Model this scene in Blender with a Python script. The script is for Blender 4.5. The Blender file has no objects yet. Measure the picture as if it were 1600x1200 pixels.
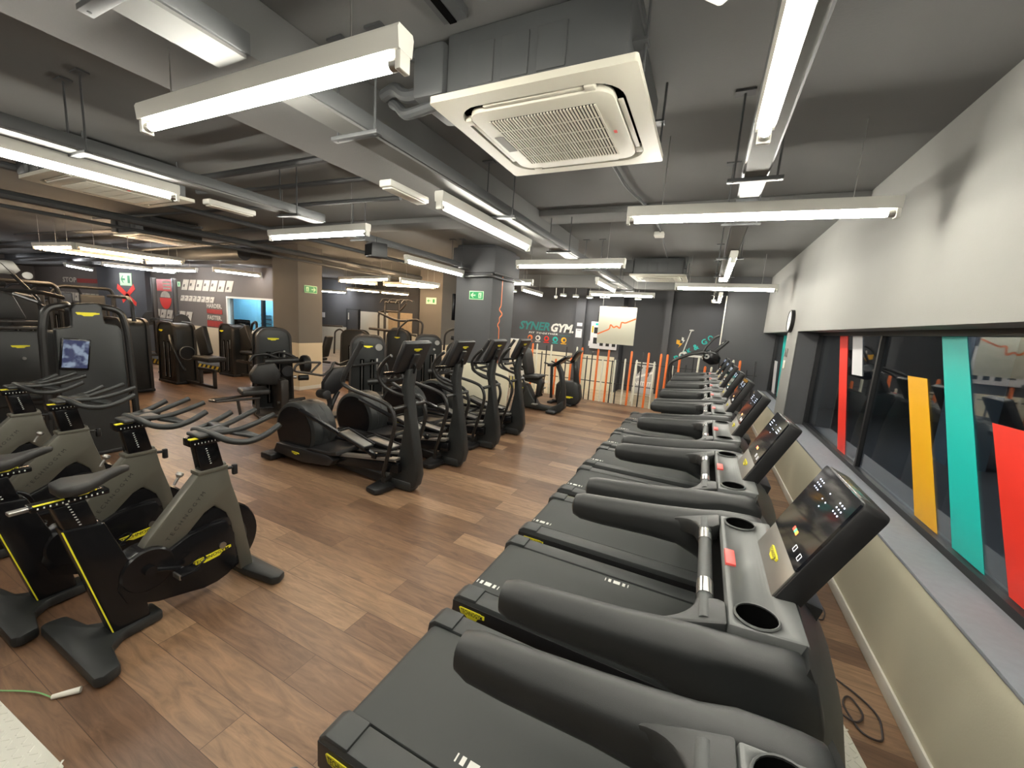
import bpy, bmesh, math, random
from mathutils import Vector, Matrix
random.seed(7)
sc = bpy.context.scene
COL = sc.collection
PI = math.pi

# ------------------------------------------------------------------ materials
def mat(name, col, rough=0.5, metal=0.0, spec=0.5, emit=None, estr=0.0, noise=0.0, nscale=30.0, bump=0.0, bscale=200.0, coat=0.0):
    m = bpy.data.materials.new(name); m.use_nodes = True
    nt = m.node_tree; b = nt.nodes['Principled BSDF']
    b.inputs['Base Color'].default_value = (*col, 1)
    b.inputs['Roughness'].default_value = rough
    b.inputs['Metallic'].default_value = metal
    b.inputs['Specular IOR Level'].default_value = spec
    b.inputs['Coat Weight'].default_value = coat
    if emit:
        b.inputs['Emission Color'].default_value = (*emit, 1)
        b.inputs['Emission Strength'].default_value = estr
    tc = nt.nodes.new('ShaderNodeTexCoord')
    if noise > 0:
        n = nt.nodes.new('ShaderNodeTexNoise'); n.inputs['Scale'].default_value = nscale; n.inputs['Detail'].default_value = 4
        nt.links.new(tc.outputs['Object'], n.inputs['Vector'])
        r = nt.nodes.new('ShaderNodeMapRange'); r.inputs[3].default_value = 1 - noise; r.inputs[4].default_value = 1 + noise
        nt.links.new(n.outputs['Fac'], r.inputs[0])
        mx = nt.nodes.new('ShaderNodeMix'); mx.data_type = 'RGBA'; mx.blend_type = 'MULTIPLY'; mx.inputs[0].default_value = 1
        mx.inputs[6].default_value = (*col, 1); nt.links.new(r.outputs[0], mx.inputs[7])
        nt.links.new(mx.outputs[2], b.inputs['Base Color'])
    if bump > 0:
        n2 = nt.nodes.new('ShaderNodeTexNoise'); n2.inputs['Scale'].default_value = bscale; n2.inputs['Detail'].default_value = 3
        nt.links.new(tc.outputs['Object'], n2.inputs['Vector'])
        bp = nt.nodes.new('ShaderNodeBump'); bp.inputs['Strength'].default_value = bump; bp.inputs['Distance'].default_value = 0.002
        nt.links.new(n2.outputs['Fac'], bp.inputs['Height']); nt.links.new(bp.outputs['Normal'], b.inputs['Normal'])
    return m

def wood(name, c1, c2, c3, rough=0.42):
    m = bpy.data.materials.new(name); m.use_nodes = True
    nt = m.node_tree; b = nt.nodes['Principled BSDF']; L = nt.links
    tc = nt.nodes.new('ShaderNodeTexCoord')
    br = nt.nodes.new('ShaderNodeTexBrick')
    br.offset = 0.37; br.squash = 1.0
    for k, v in {'Scale': 1.0, 'Mortar Size': 0.0015, 'Mortar Smooth': 0.2, 'Bias': 0.0, 'Brick Width': 1.22, 'Row Height': 0.185}.items():
        br.inputs[k].default_value = v
    br.inputs['Color1'].default_value = (0, 0, 0, 1); br.inputs['Color2'].default_value = (1, 1, 1, 1); br.inputs['Mortar'].default_value = (0.2, 0.2, 0.2, 1)
    L.new(tc.outputs['Object'], br.inputs['Vector'])
    ramp = nt.nodes.new('ShaderNodeValToRGB')
    ramp.color_ramp.elements[0].color = (*c1, 1); ramp.color_ramp.elements[1].color = (*c3, 1)
    e = ramp.color_ramp.elements.new(0.5); e.color = (*c2, 1)
    L.new(br.outputs['Color'], ramp.inputs[0])
    # grain, offset per plank
    mul = nt.nodes.new('ShaderNodeVectorMath'); mul.operation = 'MULTIPLY_ADD'
    mul.inputs[1].default_value = (1.3, 9.0, 1.0)
    L.new(tc.outputs['Object'], mul.inputs[0])
    sc2 = nt.nodes.new('ShaderNodeVectorMath'); sc2.operation = 'SCALE'; sc2.inputs['Scale'].default_value = 37.0
    L.new(br.outputs['Color'], sc2.inputs[0]); L.new(sc2.outputs[0], mul.inputs[2])
    n = nt.nodes.new('ShaderNodeTexNoise'); n.inputs['Scale'].default_value = 2.2; n.inputs['Detail'].default_value = 8; n.inputs['Roughness'].default_value = 0.65; n.inputs['Distortion'].default_value = 1.6
    L.new(mul.outputs[0], n.inputs['Vector'])
    r = nt.nodes.new('ShaderNodeMapRange'); r.inputs[1].default_value = 0.3; r.inputs[2].default_value = 0.7; r.inputs[3].default_value = 0.62; r.inputs[4].default_value = 1.3
    L.new(n.outputs['Fac'], r.inputs[0])
    mx = nt.nodes.new('ShaderNodeMix'); mx.data_type = 'RGBA'; mx.blend_type = 'MULTIPLY'; mx.inputs[0].default_value = 1
    L.new(ramp.outputs[0], mx.inputs[6]); L.new(r.outputs[0], mx.inputs[7])
    mo = nt.nodes.new('ShaderNodeMix'); mo.data_type = 'RGBA'; mo.blend_type = 'MIX'
    L.new(br.outputs['Fac'], mo.inputs[0]); L.new(mx.outputs[2], mo.inputs[6]); mo.inputs[7].default_value = (c1[0]*.5, c1[1]*.5, c1[2]*.5, 1)
    L.new(mo.outputs[2], b.inputs['Base Color'])
    b.inputs['Roughness'].default_value = rough
    bp = nt.nodes.new('ShaderNodeBump'); bp.inputs['Strength'].default_value = 0.15; bp.inputs['Distance'].default_value = 0.002
    L.new(n.outputs['Fac'], bp.inputs['Height']); L.new(bp.outputs['Normal'], b.inputs['Normal'])
    return m

def glass(name, tint=(0.8, 0.85, 0.88)):
    m = bpy.data.materials.new(name); m.use_nodes = True
    nt = m.node_tree; nt.nodes.clear()
    o = nt.nodes.new('ShaderNodeOutputMaterial'); mx = nt.nodes.new('ShaderNodeMixShader')
    g = nt.nodes.new('ShaderNodeBsdfGlossy'); g.inputs['Roughness'].default_value = 0.02
    t = nt.nodes.new('ShaderNodeBsdfTransparent'); t.inputs['Color'].default_value = (*tint, 1)
    f = nt.nodes.new('ShaderNodeFresnel'); f.inputs['IOR'].default_value = 1.9
    gm = nt.nodes.new('ShaderNodeNewGeometry'); ma = nt.nodes.new('ShaderNodeMath'); ma.operation = 'MULTIPLY_ADD'
    ma.inputs[1].default_value = 1/1.9-1.9; ma.inputs[2].default_value = 1.9
    nt.links.new(gm.outputs['Backfacing'], ma.inputs[0]); nt.links.new(ma.outputs[0], f.inputs['IOR'])
    nt.links.new(f.outputs[0], mx.inputs[0]); nt.links.new(t.outputs[0], mx.inputs[1]); nt.links.new(g.outputs[0], mx.inputs[2])
    nt.links.new(mx.outputs[0], o.inputs['Surface'])
    return m

def screen_image(name, kind):
    """display: dark glossy glass showing a soft lit picture."""
    m = bpy.data.materials.new(name); m.use_nodes = True
    nt = m.node_tree; b = nt.nodes['Principled BSDF']; L = nt.links
    b.inputs['Base Color'].default_value = (.01, .011, .013, 1); b.inputs['Roughness'].default_value = .06; b.inputs['Specular IOR Level'].default_value = .8
    tc = nt.nodes.new('ShaderNodeTexCoord'); n = nt.nodes.new('ShaderNodeTexNoise'); n.inputs['Scale'].default_value = 14
    L.new(tc.outputs['Object'], n.inputs['Vector'])
    r = nt.nodes.new('ShaderNodeValToRGB'); r.color_ramp.elements[0].position = .45; r.color_ramp.elements[1].position = .62
    c0, c1 = {'blue': ((.012, .014, .03), (.07, .085, .11)), 'dark': ((.0, .0, .0), (.001, .001, .0015))}[kind]
    r.color_ramp.elements[0].color = (*c0, 1); r.color_ramp.elements[1].color = (*c1, 1)
    L.new(n.outputs['Fac'], r.inputs[0]); L.new(r.outputs[0], b.inputs['Emission Color']); b.inputs['Emission Strength'].default_value = 1.0
    return m

M = {}
M['black'] = mat('black_plastic', (.010, .010, .011), .42, bump=.25, bscale=900)
M['shell'] = mat('charcoal_shell_plastic', (.017, .0185, .0185), .42, bump=.25, bscale=1100)
M['deckgrey'] = mat('dark_grey_plastic', (.042, .046, .046), .45, bump=.3, bscale=1000)
M['tray'] = mat('grey_console_plastic', (.115, .120, .118), .45, bump=.2, bscale=900)
M['belt'] = mat('running_belt_rubber', (.042, .046, .045), .6, bump=.35, bscale=1400)
M['gloss'] = mat('gloss_black', (.006, .006, .007), .22, spec=.35)
M['rubber'] = mat('black_rubber', (.022, .022, .022), .7, bump=.3, bscale=500)
M['pad'] = mat('black_upholstery', (.014, .0135, .013), .5, bump=.4, bscale=350)
M['chrome'] = mat('brushed_steel', (.62, .62, .60), .25, metal=1)
M['steel'] = mat('satin_steel', (.38, .37, .35), .4, metal=1)
M['bikeframe'] = mat('olive_grey_frame_paint', (.125, .120, .098), .38, metal=.35)
M['plate'] = mat('grey_metal_plate', (.20, .19, .175), .42, metal=.6)
M['yellow'] = mat('badge_yellow', (.80, .72, .03), .45)
M['ink'] = mat('badge_black_ink', (.01, .01, .01), .5)
M['white'] = mat('white_print', (.75, .75, .70), .5)
M['red'] = mat('red_sticker', (.75, .09, .08), .45)
M['frame'] = mat('black_tube_paint', (.013, .0125, .012), .4)
M['umber'] = mat('brown_lit_black_frame', (.026, .021, .017), .42)  # black machine frames, with the brown light on them put into the colour
M['wall'] = mat('dark_grey_wall_paint', (.078, .079, .084), .75, noise=.06, nscale=3, bump=.25, bscale=120)
M['bulk'] = mat('lit_grey_wall_paint', (.265, .262, .250), .8, noise=.05, nscale=2.5, bump=.25, bscale=120)  # lighter copy of the wall grey: strong light put into the colour
M['beige'] = mat('beige_wall_paint', (.70, .655, .50), .7, noise=.05, nscale=3, bump=.2, bscale=120)
M['ceil'] = mat('grey_ceiling_paint', (.135, .135, .131), .85, noise=.08, nscale=2, bump=.3, bscale=80)
M['duct'] = mat('grey_service_paint', (.062, .065, .067), .5, noise=.08, nscale=6)
M['sill'] = mat('blue_grey_sill_stone', (.25, .262, .29), .6, noise=.12, nscale=25, bump=.2, bscale=200)
M['trimw'] = mat('off_white_trim', (.72, .70, .62), .5)
M['fixture'] = mat('white_enamel', (.60, .59, .54), .45)
M['acwhite'] = mat('ivory_plastic', (.55, .53, .45), .5)
M['acgrey'] = mat('ac_receiver_grey', (.20, .19, .17), .6)  # plain warm grey of the receiver panel
M['dark'] = mat('void_black', (.004, .004, .004), .9, spec=0.0)
M['tube'] = mat('neutral_tube_light', (1, 1, 1), .5, emit=(1.0, .965, .86), estr=34)
M['tubecool'] = mat('cool_tube_light', (1, 1, 1), .5, emit=(.95, .96, 1.0), estr=30)
M['tubewarm'] = mat('warm_tube_light', (1, 1, 1), .5, emit=(1.0, .70, .42), estr=34)
M['spot'] = mat('downlight_lens', (1, 1, 1), .5, emit=(1.0, .98, .95), estr=40)
M['winframe'] = mat('black_window_frame', (.012, .012, .013), .4)
M['glass'] = glass('window_glass')
M['s_red'] = mat('red_vinyl', (.80, .035, .02), .4)
M['s_white'] = mat('white_vinyl', (.70, .70, .72), .4)
M['s_yellow'] = mat('yellow_vinyl', (.85, .43, .01), .4)
M['s_teal'] = mat('teal_vinyl', (.01, .50, .45), .4)
M['orange'] = mat('orange_paint', (.80, .17, .03), .45)
M['cream'] = mat('cream_paint', (.70, .69, .58), .5)
M['blackpost'] = mat('black_post_paint', (.02, .02, .022), .5)
M['signcream'] = mat('cream_sign_board', (.66, .65, .53), .6)
M['teal'] = mat('teal_wall_paint', (.03, .22, .21), .6)
M['graf'] = mat('cream_stencil_paint', (.58, .52, .42), .7, noise=.35, nscale=9)
M['grafred'] = mat('worn_red_paint', (.30, .03, .02), .7, noise=.3, nscale=9)
M['grafwall'] = mat('warm_lit_wall_paint', (.135, .112, .094), .75, noise=.08, nscale=3)  # warm brown lighting of the far wall is put into this colour
M['warmwall'] = mat('taupe_column_paint', (.130, .118, .102), .75, noise=.05, nscale=3)
M['warmbeige'] = mat('warm_beige_paint', (.62, .52, .36), .7, noise=.04, nscale=3)
M['exit'] = mat('exit_green', (.01, .26, .08), .45)
M['exitlite'] = mat('exit_pale_green', (.55, .85, .50), .45)
M['blueroom'] = mat('pale_blue_wall', (.25, .62, .80), .7)
M['floor'] = wood('wood_plank_floor', (.115, .061, .034), (.180, .102, .058), (.275, .168, .096))
M['floorlight'] = wood('pale_plank_floor', (.50, .40, .26), (.56, .45, .30), (.62, .50, .34), .5)
M['mat'] = mat('grey_rubber_mat', (.10, .10, .11), .8, noise=.2, nscale=60)
M['cord'] = mat('dark_cable', (.03, .02, .02), .5)
M['cordwhite'] = mat('white_cable', (.65, .62, .52), .5)
M['green'] = mat('green_cord', (.15, .38, .14), .5)
M['alu'] = mat('tread_plate_metal', (.66, .65, .58), .42, metal=.25)
M['paper'] = mat('paper_white', (.72, .72, .74), .6)
M['outside'] = mat('outside_dark_wall', (.05, .065, .08), .7, noise=.4, nscale=1.5)
M['pillargrey'] = mat('outside_blue_grey', (.16, .22, .28), .7)
M['screenblue'] = screen_image('tablet_display', 'blue')
M['screendark'] = screen_image('console_display', 'dark')
M['ledblue'] = mat('blue_white_icons', (1, 1, 1), .5, emit=(.55, .68, 1.0), estr=1.0)
M['ledorange'] = mat('orange_icon', (.8, .2, .02), .4, emit=(1, .28, .05), estr=.8)
M['ledgreen'] = mat('green_icon', (.05, .5, .15), .4, emit=(.1, .7, .25), estr=.6)
M['ledred'] = mat('red_icon', (.7, .05, .03), .4, emit=(1, .08, .05), estr=.7)
M['ledwhite'] = mat('white_icon', (.8, .8, .8), .4, emit=(1, 1, 1), estr=.35)
M['hazy'] = mat('hazard_yellow', (.75, .55, .05), .6)
M['rope'] = mat('yellow_rope', (.62, .52, .10), .7)
M['wsl'] = mat('wood_slat_panel', (.50, .38, .24), .6, noise=.2, nscale=8)

# ------------------------------------------------------------------ mesh builder
class MB:
    def __init__(s, *mats):
        s.bm = bmesh.new(); s.mats = [M[m] for m in mats] or [M['black']]; s.mi = 0
    def _fin(s, faces, mi=None):
        for f in faces: f.material_index = s.mi if mi is None else mi
        return s
    def _bev(s, geom_faces, bev, seg=2):
        if bev <= 0: return
        es = list({e for f in geom_faces for e in f.edges if len(e.link_faces) == 2 and e.calc_face_angle(0) > 0.5})
        r = bmesh.ops.bevel(s.bm, geom=es, offset=bev, segments=seg, profile=.5, affect='EDGES', clamp_overlap=True)
        return r
    def _new(s, fn, bev=0, seg=2, mi=None):
        tmp = bmesh.new(); fn(tmp)
        bmesh.ops.recalc_face_normals(tmp, faces=tmp.faces)
        if bev > 0:
            es = [e for e in tmp.edges if len(e.link_faces) == 2 and e.calc_face_angle(0) > 0.45]
            if es: bmesh.ops.bevel(tmp, geom=es, offset=bev, segments=seg, profile=.5, affect='EDGES', clamp_overlap=True)
        idx = s.mi if mi is None else mi
        for f in tmp.faces: f.material_index = idx
        me = bpy.data.meshes.new('t'); tmp.to_mesh(me); tmp.free()
        s.bm.from_mesh(me); bpy.data.meshes.remove(me)
        return s
    def box(s, x0, x1, y0, y1, z0, z1, bev=0, seg=2, mi=None, M4=None):
        def fn(bm):
            vs = [bm.verts.new((x, y, z)) for z in (z0, z1) for y in (y0, y1) for x in (x0, x1)]
            for q in ((0, 2, 3, 1), (4, 5, 7, 6), (0, 1, 5, 4), (2, 6, 7, 3), (0, 4, 6, 2), (1, 3, 7, 5)):
                bm.faces.new([vs[i] for i in q])
            if M4 is not None: bmesh.ops.transform(bm, matrix=M4, verts=bm.verts)
        return s._new(fn, bev, seg, mi)
    def prism(s, poly, axis, a, b, bev=0, seg=2, mi=None, M4=None):
        """polygon (two coords in the axes that are left, in order) pushed from a to b along axis"""
        def P(p, t):
            return {'x': (t, p[0], p[1]), 'y': (p[0], t, p[1]), 'z': (p[0], p[1], t)}[axis]
        def fn(bm):
            lo = [bm.verts.new(P(p, a)) for p in poly]; hi = [bm.verts.new(P(p, b)) for p in poly]
            bm.faces.new(lo); bm.faces.new(list(reversed(hi)))
            n = len(poly)
            for i in range(n): bm.faces.new((lo[i], lo[(i+1) % n], hi[(i+1) % n], hi[i]))
            if M4 is not None: bmesh.ops.transform(bm, matrix=M4, verts=bm.verts)
        return s._new(fn, bev, seg, mi)
    def tube(s, pts, r, seg=8, fillet=0.0, mi=None, closed=False, r2=None, flat=1.0):
        pts = [Vector(p) for p in pts]
        if fillet > 0: pts = fillet_path(pts, fillet, closed)
        n = len(pts); rr = [r if r2 is None else r + (r2 - r) * i / max(1, n-1) for i in range(n)]
        def fn(bm):
            rings = []; up = None
            for i, p in enumerate(pts):
                if closed: t = (pts[(i+1) % n] - pts[i-1])
                elif i == 0: t = pts[1] - p
                elif i == n-1: t = p - pts[-2]
                else: t = (pts[i+1] - p).normalized() + (p - pts[i-1]).normalized()
                t.normalize()
                if up is None:
                    up = Vector((0, 0, 1)) if abs(t.z) < .9 else Vector((1, 0, 0))
                u = (up - t * up.dot(t))
                if u.length < 1e-4: u = Vector((0, 1, 0)) - t * t.y
                u.normalize(); up = u; v = t.cross(u)
                rings.append([bm.verts.new(p + (u * math.cos(2*PI*k/seg) * flat + v * math.sin(2*PI*k/seg)) * rr[i]) for k in range(seg)])
            m = n if closed else n-1
            for i in range(m):
                A, B = rings[i], rings[(i+1) % n]
                for k in range(seg): bm.faces.new((A[k], A[(k+1) % seg], B[(k+1) % seg], B[k]))
            if not closed:
                bm.faces.new(list(reversed(rings[0]))); bm.faces.new(rings[-1])
        return s._new(fn, 0, 2, mi)
    def cyl(s, p0, p1, r, r1=None, seg=20, bev=0, mi=None):
        p0 = Vector(p0); p1 = Vector(p1); r1 = r if r1 is None else r1
        def fn(bm):
            t = (p1-p0).normalized(); u = Vector((0, 0, 1)) if abs(t.z) < .9 else Vector((1, 0, 0))
            u = (u - t*u.dot(t)).normalized(); v = t.cross(u)
            A = [bm.verts.new(p0 + (u*math.cos(2*PI*k/seg)+v*math.sin(2*PI*k/seg))*r) for k in range(seg)]
            B = [bm.verts.new(p1 + (u*math.cos(2*PI*k/seg)+v*math.sin(2*PI*k/seg))*r1) for k in range(seg)]
            for k in range(seg): bm.faces.new((A[k], A[(k+1) % seg], B[(k+1) % seg], B[k]))
            bm.faces.new(list(reversed(A))); bm.faces.new(B)
        return s._new(fn, bev, 2, mi)
    def lathe(s, prof, c, axis='z', seg=24, mi=None):
        """profile (radius, height) turned about an axis through c"""
        c = Vector(c)
        def pt(r, h, a):
            x, y = r*math.cos(a), r*math.sin(a)
            return c + Vector({'z': (x, y, h), 'y': (x, h, y), 'x': (h, x, y)}[axis])
        def fn(bm):
            rings = []
            for r, h in prof:
                rings.append([bm.verts.new(pt(r, h, 0))] if r < 1e-6 else [bm.verts.new(pt(r, h, 2*PI*k/seg)) for k in range(seg)])
            for A, B in zip(rings, rings[1:]):
                for k in range(seg):
                    a0, a1 = A[k % len(A)], A[(k+1) % len(A)]; b0, b1 = B[k % len(B)], B[(k+1) % len(B)]
                    vs = []
                    for v in (a0, a1, b1, b0):
                        if v not in vs: vs.append(v)
                    if len(vs) > 2: bm.faces.new(vs)
        return s._new(fn, 0, 2, mi)
    def loft(s, secs, mi=None, cap=True, bev=0):
        """list of rings of 3d points, same count"""
        def fn(bm):
            R = [[bm.verts.new(p) for p in q] for q in secs]; n = len(R[0])
            for A, B in zip(R, R[1:]):
                for k in range(n): bm.faces.new((A[k], A[(k+1) % n], B[(k+1) % n], B[k]))
            if cap: bm.faces.new(list(reversed(R[0]))); bm.faces.new(R[-1])
        return s._new(fn, bev, 2, mi)
    def quad(s, pts, mi=None):
        def fn(bm): bm.faces.new([bm.verts.new(p) for p in pts])
        return s._new(fn, 0, 2, mi)
    def mesh(s, me, M4, mi=None):
        tmp = bmesh.new(); tmp.from_mesh(me); bmesh.ops.transform(tmp, matrix=M4, verts=tmp.verts)
        for f in tmp.faces: f.material_index = s.mi if mi is None else mi
        me2 = bpy.data.meshes.new('t'); tmp.to_mesh(me2); tmp.free(); s.bm.from_mesh(me2); bpy.data.meshes.remove(me2)
        return s
    def xform(s, M4):
        bmesh.ops.transform(s.bm, matrix=M4, verts=s.bm.verts); return s
    def build(s, name, parent=None, sharp=35):
        ca = math.radians(sharp)
        for f in s.bm.faces: f.smooth = True
        for e in s.bm.edges:
            e.smooth = len(e.link_faces) == 2 and e.calc_face_angle(0) < ca
        me = bpy.data.meshes.new(name); s.bm.to_mesh(me); s.bm.free()
        for m in s.mats: me.materials.append(m)
        o = bpy.data.objects.new(name, me); COL.objects.link(o)
        if parent is not None: o.parent = parent
        return o

def fillet_path(pts, r, closed=False, n=5):
    out = []; N = len(pts)
    for i, p in enumerate(pts):
        if not closed and i in (0, N-1): out.append(p); continue
        a, b = pts[i-1], pts[(i+1) % N]
        da, db = (a-p), (b-p); la, lb = da.length, db.length
        d = min(r, la*.48, lb*.48); A = p + da.normalized()*d; B = p + db.normalized()*d
        for k in range(n+1):
            t = k/n; out.append(A*(1-t)**2 + p*2*t*(1-t) + B*t*t)
    return out

def arc(cx, cy, r, a0, a1, n=10):
    return [(cx + r*math.cos(math.radians(a0+(a1-a0)*k/n)), cy + r*math.sin(math.radians(a0+(a1-a0)*k/n))) for k in range(n+1)]

def tag(o, label=None, cat=None, group=None, kind=None):
    if label: o['label'] = label
    if cat: o['category'] = cat
    if group: o['group'] = group
    if kind: o['kind'] = kind
    return o
def thing(name, label, cat, loc=(0, 0, 0), rz=0, group=None):
    o = bpy.data.objects.new(name, None); COL.objects.link(o); o.empty_display_size = .1
    o.location = loc; o.rotation_euler = (0, 0, rz)
    return tag(o, label, cat, group)
def struct(name, mb, parent=None):
    o = mb.build(name, parent)
    if parent is None: o['kind'] = 'structure'
    return o
def dup(root, loc, rz=None, label=None, parent=None):
    c = root.copy(); COL.objects.link(c)
    if parent is not None: c.parent = parent
    else:
        c.location = loc
        if rz is not None: c.rotation_euler = (0, 0, rz)
        if label: c['label'] = label
    for ch in list(root.children): dup(ch, None, None, None, c)
    return c

_txt = {}
def text_mesh(body, shear=0.0, bold=0.0, space=1.0):
    k = (body, shear, bold, space)
    if k in _txt: return _txt[k]
    cu = bpy.data.curves.new('t', 'FONT'); cu.body = body; cu.size = 1; cu.align_x = 'CENTER'; cu.align_y = 'CENTER'
    cu.shear = shear; cu.offset = bold; cu.resolution_u = 2; cu.space_character = space; cu.fill_mode = 'FRONT'
    o = bpy.data.objects.new('t', cu); COL.objects.link(o)
    dg = bpy.context.evaluated_depsgraph_get()
    me = bpy.data.meshes.new_from_object(o.evaluated_get(dg), depsgraph=dg)
    bpy.data.objects.remove(o)
    xs = [v.co.x for v in me.vertices]; ys = [v.co.y for v in me.vertices]
    me.transform(Matrix.Translation((-(min(xs)+max(xs))/2, -(min(ys)+max(ys))/2, 0)))
    _txt[k] = (me, max(xs)-min(xs), max(ys)-min(ys))
    return _txt[k]
def place(center, right, up, w=1.0, h=1.0):
    """matrix that lays the unit xy plane on a surface: right and up are directions"""
    r = Vector(right).normalized(); u = Vector(up); u = (u - r*u.dot(r)).normalized(); n = r.cross(u)
    m = Matrix((r*w, u*h, n)).transposed().to_4x4(); m.translation = Vector(center)
    return m
def put_text(mb, body, center, right, up, width, height=None, mi=0, lift=.0015, **k):
    me, w, h = text_mesh(body, **k)
    sx = width / w; sy = sx if height is None else height / h
    m = place(center, right, up, sx, sy); n = m.to_3x3().col[2].normalized(); m.translation += n*lift
    mb.mesh(me, m, mi)
BADGE = [(-.5, .30), (-.46, .38), (.34, .38), (.38, .32), (.5, .32), (.5, .02), (.34, -.04), (.26, -.10), (.20, -.34), (-.16, -.38), (-.26, -.16), (-.42, -.12)][::-1]
def badge(mb, center, right, up, w, h=None, mi_y=0, mi_k=1, txt=True, thick=.004):
    h = w*.24 if h is None else h
    m = place(center, right, up)
    mb.prism([(x*w, y*h) for x, y in BADGE], 'z', 0, thick, 0, mi=mi_y, M4=m)
    if txt:
        n = m.to_3x3().col[2].normalized(); c = Vector(center) + n*thick + Vector(up).normalized()*h*.12
        put_text(mb, 'TECHNOGYM', c, right, up, w*.86, h*.38, mi=mi_k, bold=.01)
def badge_part(parent, center, right, up, w, h=None, txt=True):
    mb = MB('yellow', 'ink'); badge(mb, center, right, up, w, h, 0, 1, txt)
    o = mb.build('logo_badge', parent); o['label'] = 'yellow badge with black lettering'
    return o
def place_pts(m, pts): return [m @ Vector(p) for p in pts]
def boolean_cut(obj, cutter):
    md = obj.modifiers.new('cut', 'BOOLEAN'); md.object = cutter; md.operation = 'DIFFERENCE'; md.solver = 'EXACT'
    bpy.context.view_layer.update(); dg = bpy.context.evaluated_depsgraph_get(); dg.update()
    me = bpy.data.meshes.new_from_object(obj.evaluated_get(dg), depsgraph=dg)
    obj.modifiers.clear(); obj.data = me; bpy.data.objects.remove(cutter)

M['cover'] = mat('pale_grey_trunking_cover', (.15, .15, .143), .6)
# ------------------------------------------------------------------ camera
F = Vector((0, 0, 0))
pitch, yaw, roll = math.radians(8.891), math.radians(25.3185), math.radians(3.9933)
Fd = Vector((-math.sin(yaw)*math.cos(pitch), math.cos(yaw)*math.cos(pitch), -math.sin(pitch)))
Rr = Vector((math.cos(yaw), math.sin(yaw), 0)); U = Rr.cross(Fd)
R2 = Rr*math.cos(roll) + U*math.sin(roll); U2 = U*math.cos(roll) - Rr*math.sin(roll)
cam = bpy.data.cameras.new('camera'); cam.sensor_width = 36; cam.lens = 620/1600*36; cam.clip_start = .05; cam.clip_end = 100
co = bpy.data.objects.new('camera', cam); COL.objects.link(co)
mm = Matrix((R2, U2, -Fd)).transposed().to_4x4(); mm.translation = (0, 0, 1.85); co.matrix_world = mm
sc.camera = co
w = bpy.data.worlds.new('world'); sc.world = w; w.use_nodes = True
w.node_tree.nodes['Background'].inputs[0].default_value = (.10, .13, .17, 1); w.node_tree.nodes['Background'].inputs[1].default_value = .35

CZ = 3.17          # ceiling height
X0, X1, Y0 = -27.0, 1.12, -2.6
# ------------------------------------------------------------------ floor, ceiling, walls
struct('floor', MB('floor').box(X0, 1.5, Y0, 9.99, -.1, 0))
struct('floor_reception', MB('floorlight').box(-18, 1.5, 9.99, 13.6, -.1, -.002))
struct('ceiling', MB('ceil').box(X0, 1.5, Y0, 13.6, CZ, CZ+.15))
# right wall: low beige wall, sill, bulkhead, pier and recess cheeks
struct('wall_right_lower', MB('beige').box(X1, 1.22, Y0, 10.3, 0, .70))
struct('trim_1_sill', MB('sill').box(X1-.005, 1.5, Y0, 10.3, .70, .72, .004))
struct('wall_right_bulkhead', MB('bulk').box(X1, 1.5, Y0, 10.25, 1.99, CZ))
struct('wall_right_pier', MB('wall', 'bulk').box(1.125, 1.5, 6.62, 7.35, .72, 1.99, 0, mi=0).box(X1, 1.13, 6.62, 7.35, .72, 1.99, mi=1))  # front face shares the lit grey of the bulkhead
struct('wall_right_end', MB('wall').box(.33, 1.6, 10.25, 10.45, -.01, CZ))
struct('baseboard_right', MB('trimw').box(X1-.014, X1, Y0, 10.25, 0, .085, .004))
def window(nm, y0, y1, mull):
    wf = MB('winframe')
    wf.box(1.36, 1.42, y0, y1, .72, .765).box(1.36, 1.42, y0, y1, 1.95, 1.99)
    wf.box(1.36, 1.42, y0, y0+.05, .765, 1.95).box(1.36, 1.42, y1-.05, y1, .765, 1.95)
    for y in mull: wf.box(1.375, 1.41, y-.018, y+.018, .765, 1.95)
    o = struct(nm, wf)
    g = MB('glass').box(1.398, 1.402, y0+.05, y1-.05, .765, 1.95).build('pane', o)
    return o
window('window_1', Y0, 6.62, (4.54, 2.0, -.4))
window('window_2', 7.35, 10.25, ())
# stickers on the panes: (material, near top y, far top y, near bottom y, far bottom y, z top, z bottom, label)
SX = 1.396
for m_, poly, lab in (
    ('s_red', [(5.537, 1.95), (5.813, 1.95), (5.15, .77), (4.90, .77)], 'narrow red vinyl strip at the far end of the window'),
    ('s_white', [(5.083, 1.95), (5.369, 1.95), (5.166, 1.558), (4.873, 1.566)], 'short white vinyl strip hanging from the top of the window'),
    ('s_yellow', [(3.665, 1.661), (3.951, 1.657), (3.42, .77), (3.13, .77)], 'yellow vinyl strip standing on the window frame'),
    ('s_teal', [(3.319, 1.95), (3.60, 1.95), (2.97, .77), (2.68, .77)], 'full height teal vinyl strip on the long window'),
    ('s_red', [(2.62, 1.512), (2.909, 1.504), (2.50, .77), (2.18, .77)], 'wide red vinyl strip nearest the camera on the long window')):
    tag(MB(m_).prism([(p[0], p[1]) for p in poly], 'x', SX-.002, SX).build('window_sticker'), lab, 'window sticker', 'vinyl strips on the long window')
for m_, poly, lab in (('s_teal', [(9.1, 1.95), (9.5, 1.95), (9.2, .77), (8.75, .77)], 'teal vinyl strip on the small far window'),
                      ('s_white', [(9.75, 1.42), (10.1, 1.42), (9.85, .77), (9.5, .77)], 'low white vinyl strip on the small far window')):
    tag(MB(m_).prism(poly, 'x', SX-.002, SX).build('window_sticker'), lab, 'window sticker', 'vinyl strips on the far window')
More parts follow.
